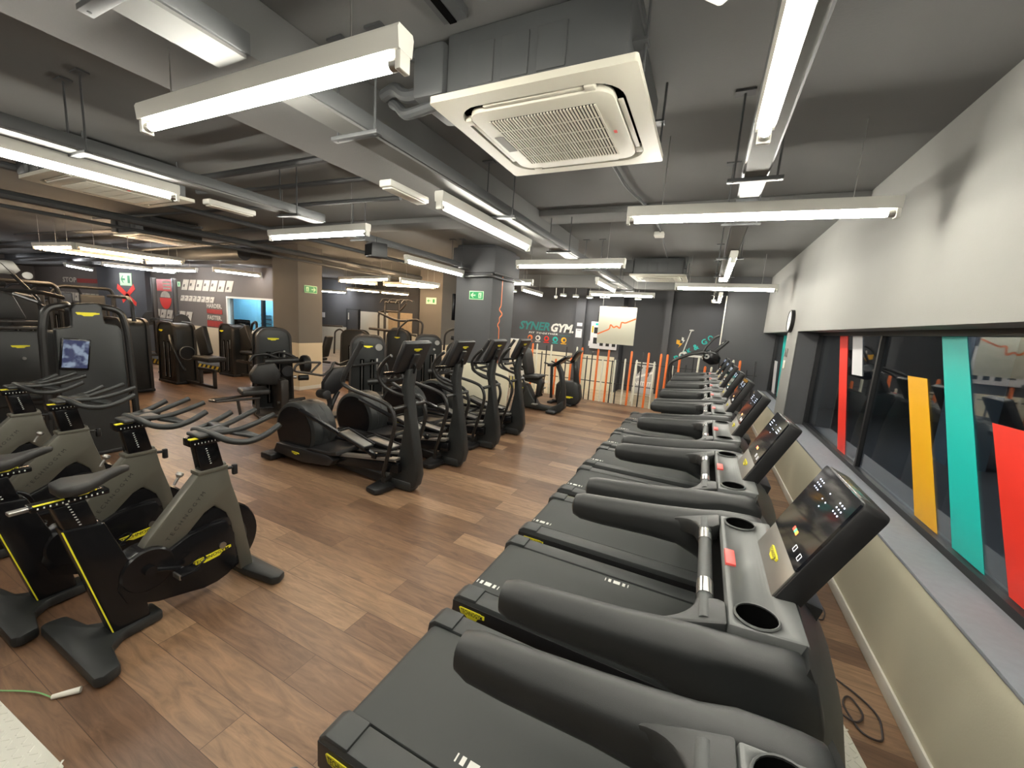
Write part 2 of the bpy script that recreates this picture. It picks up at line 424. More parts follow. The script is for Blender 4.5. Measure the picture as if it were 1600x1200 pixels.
# outside the panes: dark covered walkway
struct('ground_outside', MB('mat').box(1.6, 8, -3, 12, -.1, .3))
struct('wall_outside', MB('outside').box(5.6, 5.7, -3, 12, .3, 3.2))
struct('wall_outside_end', MB('outside').box(1.6, 5.7, 11.9, 12, .3, 3.2))
struct('wall_outside_near', MB('outside').box(1.6, 5.7, -3, -2.9, .3, 3.2))
struct('ceiling_outside', MB('outside').box(1.55, 8, -3, 12, 3.1, 3.25))
for y in (1.2, 3.4, 5.3, 7.4): 
    struct('pillar_outside', MB('pillargrey').box(3.2, 3.6, y, y+.4, .3, 3.1))
struct('wall_near', MB('wall').box(X0, 1.5, Y0-.1, Y0, 0, CZ))
struct('wall_far_left', MB('grafwall').box(X0-.1, X0, Y0, 7.2, 0, CZ))
# wall with stencils (y = 7), with a window into a pale blue room
wl = MB('grafwall', 'warmbeige', 'trimw')
zb = 1.05
for a, b in ((X0, -12.66), (-10.55, -10.1)):
    wl.box(a, b, 7, 7.15, zb, CZ, mi=0).box(a, b, 7, 7.15, 0, zb, mi=1)
wl.box(-12.66, -10.55, 7, 7.15, 0, 1.08, mi=1).box(-12.66, -10.55, 7, 7.15, 1.96, CZ, mi=0)
struct('wall_left', wl)
fr = MB('trimw', 'winframe')
for a in ((-12.70, -10.5, 1.96, 2.01), (-12.70, -10.5, 1.03, 1.09)): fr.box(a[0], a[1], 6.97, 7.05, a[2], a[3], mi=0)
fr.box(-12.70, -12.64, 6.97, 7.05, 1.09, 1.96, mi=0)
fr.box(-11.10, -11.02, 6.98, 7.06, 1.09, 1.96, mi=1).box(-12.64, -10.5, 7.0, 7.03, 1.09, 1.12, mi=1)
wo = struct('window_3', fr)
MB('glass').box(-12.64, -10.5, 7.03, 7.034, 1.09, 1.96).build('pane', wo)
br_ = MB('blueroom')
br_.box(-14.6, -10.4, 8.0, 8.1, 0, 2.7).box(-14.7, -14.6, 7.15, 8.1, 0, 2.7).box(-10.5, -10.4, 7.15, 8.1, 0, 2.7).box(-14.7, -10.4, 7.15, 8.1, 2.7, 2.8)
struct('wall_blue_room', br_)
bl = MB('tubecool', 'fixture'); bl.box(-13.6, -11.2, 7.45, 7.53, 2.60, 2.64, mi=0).box(-13.65, -11.15, 7.43, 7.55, 2.64, 2.69, mi=1)
tag(bl.build('ceiling_light'), 'strip light inside the pale blue room behind the glass', 'ceiling light')
sh = MB('blackpost'); 
for z in (1.25, 1.38, 1.5): sh.box(-12.6, -12.2, 7.9, 7.99, z, z+.02)
tag(sh.build('wall_shelf'), 'small dark shelf rack on the blue wall behind the window', 'shelf')
cb = MB('dark'); cb.box(-13.7, -13.2, 7.6, 7.95, .02, 1.32, .02); tag(cb.build('cabinet'), 'dark cabinet standing in the blue room behind the window', 'cabinet')
# dark block wall with a red cross
struct('wall_block', MB('wall').box(-20.5, -17.0, 6.85, 7.0, 0, CZ))
# far back walls
wf_ = MB('wall', 'trimw')
wf_.box(-18, -9.6, 13.2, 13.35, 1.08, CZ, mi=0).box(-18, -9.6, 13.2, 13.35, 0, 1.08, mi=1)
struct('wall_back_far', wf_)
struct('wall_back_side', MB('wall').box(-9.6, -9.4, 11.8, 13.35, 0, CZ))
struct('wall_left_far', MB('wall').box(-18.1, -18, 7.15, 13.35, 0, CZ))
wb = MB('wall', 'beige')
wb.box(-9.4, -6.2, 11.8, 11.95, 0, CZ, mi=0)
wb.box(-6.2, -2.33, 11.8, 11.95, 1.03, CZ, mi=0).box(-6.2, -2.33, 11.8, 11.95, 0, 1.03, mi=1)
wb.box(-1.05, 1.5, 11.8, 11.95, 0, CZ, mi=0)
wb.box(-2.33, -1.05, 12.5, 12.65, 0, CZ, mi=0)          # recess behind
wb.box(-2.33, -2.23, 11.8, 12.65, 0, CZ, mi=0)
wb.box(-3.57, -3.29, 11.66, 11.8, 0, CZ, mi=0)          # pilasters
wb.box(-1.06, -.90, 11.62, 11.8, 0, CZ, mi=0)
struct('wall_back', wb)
struct('wall_reception_right', MB('wall').box(1.5, 1.6, 10.25, 12.0, 0, CZ))
struct('baseboard_back', MB('trimw').box(-6.2, -3.57, 11.785, 11.8, 0, .08))
# back-wall door and pale panels in the far room
dr = MB('wall', 'winframe'); dr.box(-14.75, -13.95, 13.14, 13.2, 0, 1.93, .01, mi=1).box(-14.68, -14.02, 13.12, 13.16, .02, 1.88, .01, mi=0)
dd = struct('door_1', dr)
MB('white').box(-14.6, -14.56, 13.10, 13.13, 1.45, 1.75).build('door_sign', dd)
tag(MB('trimw').box(-13.9, -12.3, 13.15, 13.19, 0, 1.85, .01).build('wall_panel'), 'pale wall panel beside the dark door in the back room', 'wall panel')
tag(MB('wsl').box(-12.28, -11.0, 13.15, 13.19, 0, 1.9, .01).build('wall_panel'), 'wood toned wall panel in the back room', 'wall panel')
tag(MB('paper').box(-17.35, -17.0, 13.17, 13.19, 1.45, 1.85).build('notice'), 'tall white paper notice on the wall left of the dark door', 'notice')
tag(MB('paper').box(-16.8, -16.2, 13.17, 13.19, 1.45, 1.68).build('notice'), 'wide white paper notice on the wall left of the dark door', 'notice')
tag(MB('paper').box(-9.38, -9.0, 11.74, 11.79, 0, 1.95).build('wall_panel'), 'narrow white panel at the corner of the back wall', 'wall panel')
struct('door_2', MB('dark').box(-9.0, -8.0, 11.76, 11.8, 0, 2.05))

# columns
cl = MB('warmwall', 'warmbeige', 'trimw')
cl.box(-8.9, -8.04, 5.87, 6.47, 1.06, CZ, mi=0).box(-8.9, -8.04, 5.87, 6.47, 0, 1.06, mi=1).box(-8.91, -8.03, 5.86, 6.48, 0, .08, mi=2)
struct('column', cl)
cm = MB('wall', 'beige', 'trimw')
cm.box(-4.30, -3.52, 6.35, 7.25, 1.03, CZ, .02, mi=0).box(-4.30, -3.52, 6.35, 7.25, 0, 1.03, .02, mi=1).box(-4.31, -3.51, 6.34, 7.26, 0, .08, mi=2)
cm.box(-4.36, -3.46, 6.29, 7.31, 2.68, CZ-.05, .03, mi=0)
struct('column', cm)
cw = MB('warmwall', 'warmbeige', 'trimw')
cw.box(-7.75, -6.95, 9.6, 10.4, 1.03, CZ, mi=0).box(-7.75, -6.95, 9.6, 10.4, 0, 1.03, mi=1).box(-7.76, -6.94, 9.59, 10.41, 0, .08, mi=2)
struct('column', cw)
# raised conduit on the dark column
tag(MB('duct').tube([(-4.1, 6.27, 2.6), (-3.5, 6.22, 2.62), (-3.45, 6.6, 2.6), (-3.45, 7.4, 2.62)], .02, 6, .1).tube([(-3.4, 6.2, 2.66), (-3.4, 7.6, 2.66)], .015, 6).build('conduit'), 'grey cable conduit wrapped round the dark column', 'conduit')
# orange pulse line painted on the column
def ribbon(mb, pts, wd, mapf, mi=0):
    """flat painted line: 2d points, offset sideways, mapped onto a surface"""
    P = fillet_path([Vector((a, b, 0)) for a, b in pts], .045, False, 4)
    L_, R_ = [], []
    for i, p in enumerate(P):
        t = (P[min(i+1, len(P)-1)] - P[max(i-1, 0)]).normalized(); n = Vector((-t.y, t.x, 0))*wd/2
        L_.append(mapf(p+n)); R_.append(mapf(p-n))
    for i in range(len(P)-1): mb.quad([L_[i], L_[i+1], R_[i+1], R_[i]], mi)
zz = MB('orange')
ribbon(zz, [(6.72, 2.66), (6.72, 2.12), (6.64, 2.06), (6.80, 1.98), (6.67, 1.90), (6.70, 1.84), (6.61, 1.77), (6.69, 1.72), (6.71, 1.05)], .03, lambda p: Vector((-3.517, p.x, p.y)))
tag(zz.build('pulse_line'), 'orange pulse line painted down the side of the dark column', 'wall painting')

# ------------------------------------------------------------------ ceiling services
struct('beam_1', MB('ceil').box(-2.68, -1.95, Y0, 6.2, 2.92, CZ, .01))
struct('beam_2', MB('ceil').box(-27, -8.9, 6.2, 6.8, 2.8, CZ, .01))
struct('beam_3', MB('ceil').box(-6.6, 1.2, 10.3, 10.6, 2.86, CZ, .01))
struct('beam_4', MB('ceil').box(-27, X1, 4.55, 4.95, 3.10, CZ, .01))
def trunk(x, w_, y0, y1, lab, z=2.72):
    t = thing('light_trunking', lab, 'trunking', (x, y0, z), group='lighting trunking runs along the ceiling')
    L_ = y1-y0
    MB('duct').box(-w_/2, w_/2, 0, L_, .012, .085, .004).build('channel', t)
    MB('cover').box(-w_/2+.012, w_/2-.012, .01, L_-.01, 0, .012).build('cover_strip', t)
    n = max(2, int(L_/1.5)+1)
    for i in range(n):
        yy = .35 + (L_-.7)*i/(n-1)
        h = MB('duct')
        h.box(-w_/2-.07, w_/2+.07, yy-.02, yy+.02, -.018, .0, .002)
        for s_ in (-1, 1): h.tube([(s_*(w_/2+.04), yy, -.02), (s_*(w_/2+.04), yy, CZ-z)], .006, 6)
        h.box(-w_/2-.09, -w_/2+.01, yy-.03, yy+.03, CZ-z-.012, CZ-z-.002).box(w_/2-.01, w_/2+.09, yy-.03, yy+.03, CZ-z-.012, CZ-z-.002)
        h.build('hanger', t)
    return t
trunk(.13, .13, -2.0, 3.0, 'trunking above the treadmills nearest the window wall, near length')
trunk(.13, .13, 3.3, 10.1, 'trunking above the far treadmills beside the window wall')
trunk(-1.70, .19, -2.0, 1.0, 'short trunking length ending behind the slanted near light')
trunk(-1.70, .17, 1.22, 9.6, 'long trunking running beside the big air conditioner')
trunk(-3.75, .16, -2.0, 3.0, 'trunking over the exercise bikes')
trunk(-4.0, .12, 3.4, 6.25, 'dark trunking with the speaker, over the ellipticals')
def run_tube(nm, lab, cat, pts, r, m_='duct', fil=.12, seg=8):
    return tag(MB(m_).tube(pts, r, seg, fil).build(nm), lab, cat)
run_tube('pipe', 'long ceiling pipe left of the exercise bikes', 'pipe', [(-6.0, -2.4, 2.95), (-6.0, 9.5, 2.95)], .035)
run_tube('pipe', 'large ceiling pipe over the strength machines', 'pipe', [(-7.5, -2.4, 2.9), (-7.5, 9.3, 2.9)], .055)
run_tube('pipe', 'thin ceiling pipe next to the large one', 'pipe', [(-7.9, -2.4, 2.82), (-7.9, 9.3, 2.82)], .025)
run_tube('pipe', 'wide duct pipe crossing the far left ceiling', 'pipe', [(-22, 5.45, 2.9), (-9.2, 5.45, 2.9)], .14, seg=14)
run_tube('pipe', 'narrow pipe crossing under the far left duct', 'pipe', [(-22, 4.5, 2.62), (-5.2, 4.6, 2.98)], .03)
run_tube('pipe', 'refrigerant pipe from the left air conditioner to the beam', 'pipe', [(-4.7, 2.2, 2.95), (-4.2, 2.35, 3.02), (-2.7, 2.35, 3.02)], .03)
run_tube('pipe', 'second refrigerant pipe beside the first, ending at the beam', 'pipe', [(-4.7, 2.35, 2.9), (-4.3, 2.65, 2.98), (-2.7, 2.7, 2.98)], .022)
run_tube('pipe', 'straight grey pipe under the refrigerant pipes', 'pipe', [(-4.9, 2.75, 2.85), (-2.55, 2.85, 2.85)], .02)
for k, (x, y) in enumerate(((-6.9, 3.0), (-9.5, 3.6), (-12, 3.4))):
    run_tube('pipe', ['thin cross pipe above the tablet machine', 'thin cross pipe above the tall towers', 'thin cross pipe above the far racks'][k], 'pipe', [(x-2, y, 3.0), (x+2, y+.2, 3.0)], .02)
o_ = thing('added_walkway_lamp', 'small lamp added on the walkway wall to light the view outside the window', 'added lamp', (5.58, 4.6, 2.4))  # lamp added to brighten the dark view through the window
MB('blackpost').box(-.04, .02, -.15, .15, 0, .1, .01).build('case', o_); MB('tubecool').box(-.045, -.04, -.12, .12, .02, .08).build('lens', o_)
run_tube('conduit', 'black cable conduit snaking to the far air conditioner', 'conduit', [(-.85, 2.65, 3.14), (-.83, 3.9, 3.14), (-.72, 4.6, 3.14), (-.7, 5.6, 3.14), (-.75, 7.4, 3.1)], .014)
tag(MB('fixture').box(-.78, -.66, 5.65, 5.78, 3.08, 3.14, .01).build('junction_box'), 'small white junction box on the ceiling conduit', 'junction box')
sl = MB('duct', 'dark')
sl.box(-1.22, -1.10, -1.5, 1.62, 3.13, CZ-.001, mi=0).box(-1.19, -1.155, -1.5, 1.62, 3.125, 3.131, mi=1)
struct('trim_2_ceiling_channel', sl)
sl = MB('duct', 'dark')
sl.box(-.50, -.40, -1.5, 2.0, 3.13, CZ-.001, mi=0).box(-.465, -.435, -1.5, 2.0, 3.125, 3.131, mi=1)
struct('trim_3_ceiling_channel', sl)

# ------------------------------------------------------------------ tube lights
def batten(lab, a, b, z=2.65, m_='tube', hang=True, gr='tube lights', wd=.075):
    a = Vector((a[0], a[1], 0)); b = Vector((b[0], b[1], 0)); d = b-a; L_ = d.length
    mid = (a+b)/2
    t = thing('tube_light', lab, 'tube light', (mid.x, mid.y, z), math.atan2(d.y, d.x), gr)
    h = L_/2 + .03
    MB('fixture').prism([(-wd*.5, .055), (-wd*.42, .0), (-.012, -.0), (.012, .0), (wd*.42, .0), (wd*.5, .055), (wd*.42, .068), (-wd*.42, .068)][::-1], 'x', -h, h).build('housing', t)
    MB(m_).cyl((-h+.05, 0, -.026), (h-.05, 0, -.026), .0175, seg=12).build('lamp_tube', t)
    for s_ in (-1, 1):
        e = MB('fixture', 'steel'); e.box(min(s_*h, s_*(h-.022)), max(s_*h, s_*(h-.022)), -.024, .024, -.052, .002, .004, mi=0)
        e.cyl((s_*(h-.022), 0, -.026), (s_*(h-.055), 0, -.026), .0185, seg=12, mi=1)
        e.build('lamp_holder', t)
    if hang:
        for s_ in (-1, 1): MB('steel').tube([(s_*h*.7, 0, .068), (s_*h*.7, 0, CZ-z)], .003, 5).build('hanging_wire', t)
    return t
G1 = 'neutral tube lights over the cardio area'
batten('slanted tube light nearest the camera, left of the big air conditioner', (-2.45, 1.043), (-.981, 1.07), 2.65, gr=G1)
batten('tube light crossing above the near treadmills, in front of the grey wall', (-.59, 3.06), (.888, 3.15), 2.65, gr=G1)
batten('tube light running along the trunking right above the nearest treadmills', (.10, 1.842), (.10, .35), 2.63, hang=False, gr=G1)
batten('long tube light at the left edge above the bikes', (-3.90, .25), (-3.86, 1.77), 2.65, hang=False, gr=G1)
batten('tube light crossing above the ellipticals, left of the speaker', (-4.75, 3.14), (-3.20, 3.09), 2.65, gr=G1)
batten('tube light on the trunking between the big air conditioner and the column', (-1.78, 2.40), (-1.79, 3.92), 2.64, hang=False, gr=G1)
batten('tube light on the dark trunking just left of the dark column', (-4.02, 4.66), (-4.05, 6.15), 2.63, hang=False, gr=G1)
batten('tube light crossing in front of the dark column, right of it', (-2.55, 5.33), (-1.05, 5.22), 2.66, gr=G1)
batten('tube light crossing over the far treadmills', (-.56, 7.55), (.888, 7.50), 2.64, gr=G1)
batten('tube light on the trunking between the two crossing lights by the window wall', (.15, 4.7), (.15, 6.3), 2.64, hang=False, gr=G1)
batten('tube light crossing above the hanging cream sign', (-2.65, 9.72), (-1.2, 9.78), 2.66, gr=G1)
batten('tube light on the long trunking right of the logo wall', (-1.80, 6.95), (-1.82, 8.45), 2.64, hang=False, gr=G1)
batten('angled tube light behind the dark column near the reception', (-4.15, 9.0), (-4.25, 10.5), 2.65, gr=G1)
batten('tube light half hidden by the right edge of the dark column', (-4.6, 7.5), (-3.25, 7.45), 2.64, gr=G1)
batten('small looking tube light at the far end above the last treadmill', (.16, 8.75), (.17, 10.1), 2.62, hang=False, gr=G1)
GW = 'warm tube lights hung in squares'
def square(pts, labs, z=2.62):
    for (a, b), l in zip(pts, labs): batten(l, a, b, z, 'tubewarm', gr=GW)
square([((-11.4, 3.0), (-10.1, 3.1)), ((-10.05, 3.15), (-10.0, 4.65)), ((-11.5, 3.1), (-11.55, 4.6)), ((-11.5, 4.7), (-10.1, 4.72))],
       ['warm tube, short near side of the left light square', 'warm tube, right side of the left light square', 'warm tube, left side of the left light square', 'warm tube, far side of the left light square'])
square([((-8.7, 7.55), (-6.6, 7.05)), ((-6.5, 7.35), (-6.25, 8.45)), ((-8.0, 8.4), (-6.6, 8.75)), ((-8.9, 7.7), (-8.2, 8.3))],
       ['warm tube, near side of the upper middle square', 'warm tube, right side of the upper middle square', 'warm tube, far side of the upper middle square', 'warm tube, left side of the upper middle square'])
square([((-11.9, 10.6), (-11.2, 11.5)), ((-11.15, 11.55), (-10.5, 12.3))], ['warm tube, left half of the long light beyond the taupe column', 'warm tube, right half of the long light beyond the taupe column'])
GC = 'cool tube lights at the far left'
for l, a, b in (('cool tube light above the stop lettering', (-17.6, 5.2), (-19.2, 6.3)),
                ('cool tube light in front of the block wall with the red cross', (-14.7, 5.05), (-14.45, 6.55)),
                ('cool tube light over the stencilled words', (-19.3, 9.2), (-16.9, 9.3)),
                ('cool tube light left of the taupe column, above the blue window', (-13.2, 5.0), (-13.0, 6.4)),
                ('cool tube light deep in the back room', (-15.8, 12.2), (-14.4, 12.8)),
                ('added cool tube light far left beside the stop lettering', (-22.6, 4.6), (-21.2, 4.7)), ('farthest added cool tube light at the left wall', (-25.2, 4.2), (-23.8, 4.2)), ('added cool tube light over the far left corner machines', (-18.5, 2.6), (-17.0, 2.6))):  # these three are added to brighten the dark far left
    if a[0] == -19.3: a, b = (-14.3, 6.0), (-12.4, 6.1)
    elif a[0] == -13.2: a, b = (-11.2, 5.9), (-11.0, 6.9)
    batten(l, a, b, 2.62, 'tubecool', gr=GC)
for yy in (3.4, 7.0): batten('added cool lamp under the walkway roof outside, %s' % ('beside the yellow strip' if yy < 5 else 'beside the narrow red strip'), (3.0, yy), (3.0, yy+1.4), 2.9, 'tubecool', hang=False, gr='added walkway lamps')  # unseen lamps added to brighten the walkway behind the glass
# unseen tube lights added to light the near things, carrying on the rows
for l, a, b in (('added tube light behind the photographer over the treadmill row', (-.6, -.9), (.9, -.9)), ('added tube light behind the photographer over the aisle', (-1.7, -2.1), (-1.7, -.6)),
                ('added tube light behind the photographer over the bikes', (-4.8, -1.2), (-3.3, -1.2)), ('added tube light left of the bikes near the back wall', (-8.6, .2), (-7.1, .2)),
                ('added tube light over the free space left of the strength machines', (-12, .6), (-10.5, .6))):
    batten(l, a, b, 2.65, gr='added tube lights outside the view')
# small emergency lights
for l, x, y in (('small white emergency light on the trunking left of the near tube light end', -1.9, 1.98), ('small white emergency light past the end of the left edge tube light', -3.78, 1.95)):
    t = thing('emergency_light', l, 'emergency light', (x, y, 2.62), 0, 'emergency light boxes')
    MB('fixture').box(-.05, .05, 0, .38, 0, .045, .012).build('case', t)
    MB('trimw').box(-.04, .04, .02, .36, -.008, .002, .004).build('diffuser', t)
for k, (x, y) in enumerate(((-3.75, 10.9), (-3.45, 11.1), (-3.1, 11.3), (-1.75, 11.2), (.15, 11.2), (-9.77, 12.6), (-13.6, 12.6), (-5.5, 11.3))):
    labs = ['downlight nearest the logo wall corner', 'bright downlight above the paper notices', 'dim round downlight left of the hanging sign', 'downlight just above the hanging cream sign', 'downlight above the painted scooter wall',
            'downlight in the back room by the white panel', 'downlight in the back room above the notices', 'round downlight above the logo wall']
    t = thing('downlight', labs[k], 'downlight', (x, y, CZ-.5 if k < 5 else CZ-.4), 0, 'round downlights at the reception')
    MB('fixture').lathe([(.0, .06), (.085, .06), (.10, .0), (.08, .0), (.075, .01)], (0, 0, 0)).tube([(0, 0, .06), (0, 0, .5 if k < 5 else .4)], .006, 6).build('housing', t)
    MB('spot').cyl((0, 0, .002), (0, 0, .012), .07, seg=20).build('lens', t)

# ------------------------------------------------------------------ ceiling cassettes
def rrect(hx, hy, r, n=6):
    p = []
    for cx, cy, a in ((hx-r, hy-r, 0), (-hx+r, hy-r, 90), (-hx+r, -hy+r, 180), (hx-r, -hy+r, 270)): p += arc(cx, cy, r, a, a+90, n)
    return p
def cassette(lab, x, y, z=2.83, rz=0):
    t = thing('air_conditioner', lab, 'air conditioner', (x, y, z), rz, 'ceiling air conditioner units')
    b = MB('duct'); b.box(-.42, .42, -.42, .42, .03, CZ-z-.03, .01)
    for i in range(3): b.box(-.30+.17*i, -.17+.17*i, -.426, -.41, .07, .24, .004)
    b.build('casing', t)
    # panel: outer square with rounded opening, ring bridge
    p = MB('acwhite'); o_ = rrect(.475, .475, .015, 6); i_ = rrect(.395, .395, .13, 6)
    O = [Vector((a, b_, .0)) for a, b_ in o_]; I = [Vector((a, b_, -.004)) for a, b_ in i_]; I2 = [Vector((a, b_, .028)) for a, b_ in i_]; O2 = [Vector((a, b_, .03)) for a, b_ in o_]
    n = len(O)
    for k in range(n):
        j = (k+1) % n
        p.quad([O[k], I[k], I[j], O[j]]).quad([I[k], I2[k], I2[j], I[j]]).quad([O2[k], O[k], O[j], O2[j]])
    bmesh.ops.remove_doubles(p.bm, verts=p.bm.verts, dist=.0004)
    p.build('panel', t)
    MB('dark').prism(rrect(.40, .40, .13), 'z', .026, .03).build('air_gap', t)
    MB('acwhite').prism(rrect(.352, .352, .08), 'z', -.012, .02, .008).build('intake_frame', t)
    g = MB('dark', 'acwhite')
    g.box(-.265, .265, -.265, .265, -.014, -.011, mi=0)
    for k in range(34):
        xx = -.262 + .524*k/33
        g.box(xx-.0042, xx+.0042, -.265, .265, -.019, -.0135, mi=1)
    for k in range(4): g.box(-.265, .265, -.265+.106*(k+1)-.0025, -.265+.106*(k+1)+.0025, -.020, -.018, mi=1)
    g.build('intake_grille', t)
    for k in range(4):
        v = MB('acwhite'); v.box(-.24, .24, .357, .380, -.004, .006, .003); v.box(-.29, -.245, .355, .39, -.010, .02, .004)
        v.xform(Matrix.Rotation(k*PI/2, 4, 'Z')); v.build('air_flap', t)
    MB('acgrey').box(-.325, -.275, -.10, .08, -.0145, -.012).build('receiver_panel', t)
    MB('red').box(.290, .305, .0, .025, -.0145, -.012).build('red_mark', t)
    e = MB('duct'); e.box(-.60, -.42, -.45, -.15, .05, .28, .02); e.build('electric_box', t)
    for s_ in (-1, 1):
        for q in (-1, 1): MB('duct').tube([(s_*.47, q*.33, .04), (s_*.47, q*.33, CZ-z)], .006, 6).box(min(s_*.42, s_*.48), max(s_*.42, s_*.48), q*.33-.03, q*.33+.03, .14, .15).build('hanger_rod', t)
    return t
cassette('large ivory ceiling air conditioner nearest the camera', -.83, 2.11)
cassette('air conditioner above the far treadmills', -.92, 8.07, 2.83)
cassette('air conditioner behind the left edge tube light', -5.35, 1.95, 2.83)
cassette('air conditioner lit yellow by the warm tubes', -8.75, 3.8, 2.83)
t = thing('hanging_box', 'pale box hanging from the ceiling, only its lower corner showing at the top edge', 'ceiling box', (-.085, 1.262, 2.78), math.radians(45))
MB('acwhite').box(-.10, .10, -.10, .10, 0, .20, .012).build('case', t); MB('duct').cyl((0, 0, .2), (0, 0, CZ-2.78), .02).build('ceiling_mount', t)
run_tube('insulated_pipe', 'thick insulated pipe bending into the big air conditioner', 'pipe', [(-1.72, 1.78, 3.0), (-1.60, 1.74, 3.0), (-1.52, 1.72, 2.93), (-1.40, 1.74, 2.95), (-1.28, 1.76, 2.98)], .032, fil=.06, seg=10)
run_tube('insulated_pipe', 'lower insulated pipe looping into the big air conditioner', 'pipe', [(-1.70, 1.82, 2.98), (-1.60, 1.76, 2.92), (-1.54, 1.74, 2.86), (-1.40, 1.72, 2.86), (-1.27, 1.74, 2.89)], .026, fil=.06, seg=10)
run_tube('insulated_pipe', 'upper pipe against the ceiling beside the big air conditioner', 'pipe', [(-1.95, 1.70, 3.10), (-1.55, 1.72, 3.12), (-1.36, 1.74, 3.12), (-1.27, 1.74, 3.05)], .025, fil=.06, seg=10)
# wall / column speaker
t = thing('speaker', 'black loudspeaker hanging under the dark trunking', 'speaker', (-3.72, 3.75, 2.50), math.radians(-20))
MB('black').prism([(-.13, .09), (.13, .09), (.08, -.09), (-.08, -.09)], 'z', 0, .17, .012).build('cabinet', t)
MB('dark').box(-.09, .09, -.096, -.09, .02, .15).build('grille', t)
MB('black').tube([(0, 0, .17), (0, 0, .24)], .012, 8).build('bracket', t)

sc.view_settings.view_transform = 'Standard'; sc.view_settings.look = 'None'; sc.view_settings.gamma = 1; sc.view_settings.use_curve_mapping = False
sc.view_settings.exposure = 1.75
sc.cycles.max_bounces = 8; sc.cycles.diffuse_bounces = 4; sc.cycles.glossy_bounces = 4; sc.cycles.transparent_max_bounces = 12; sc.cycles.sample_clamp_indirect = 6
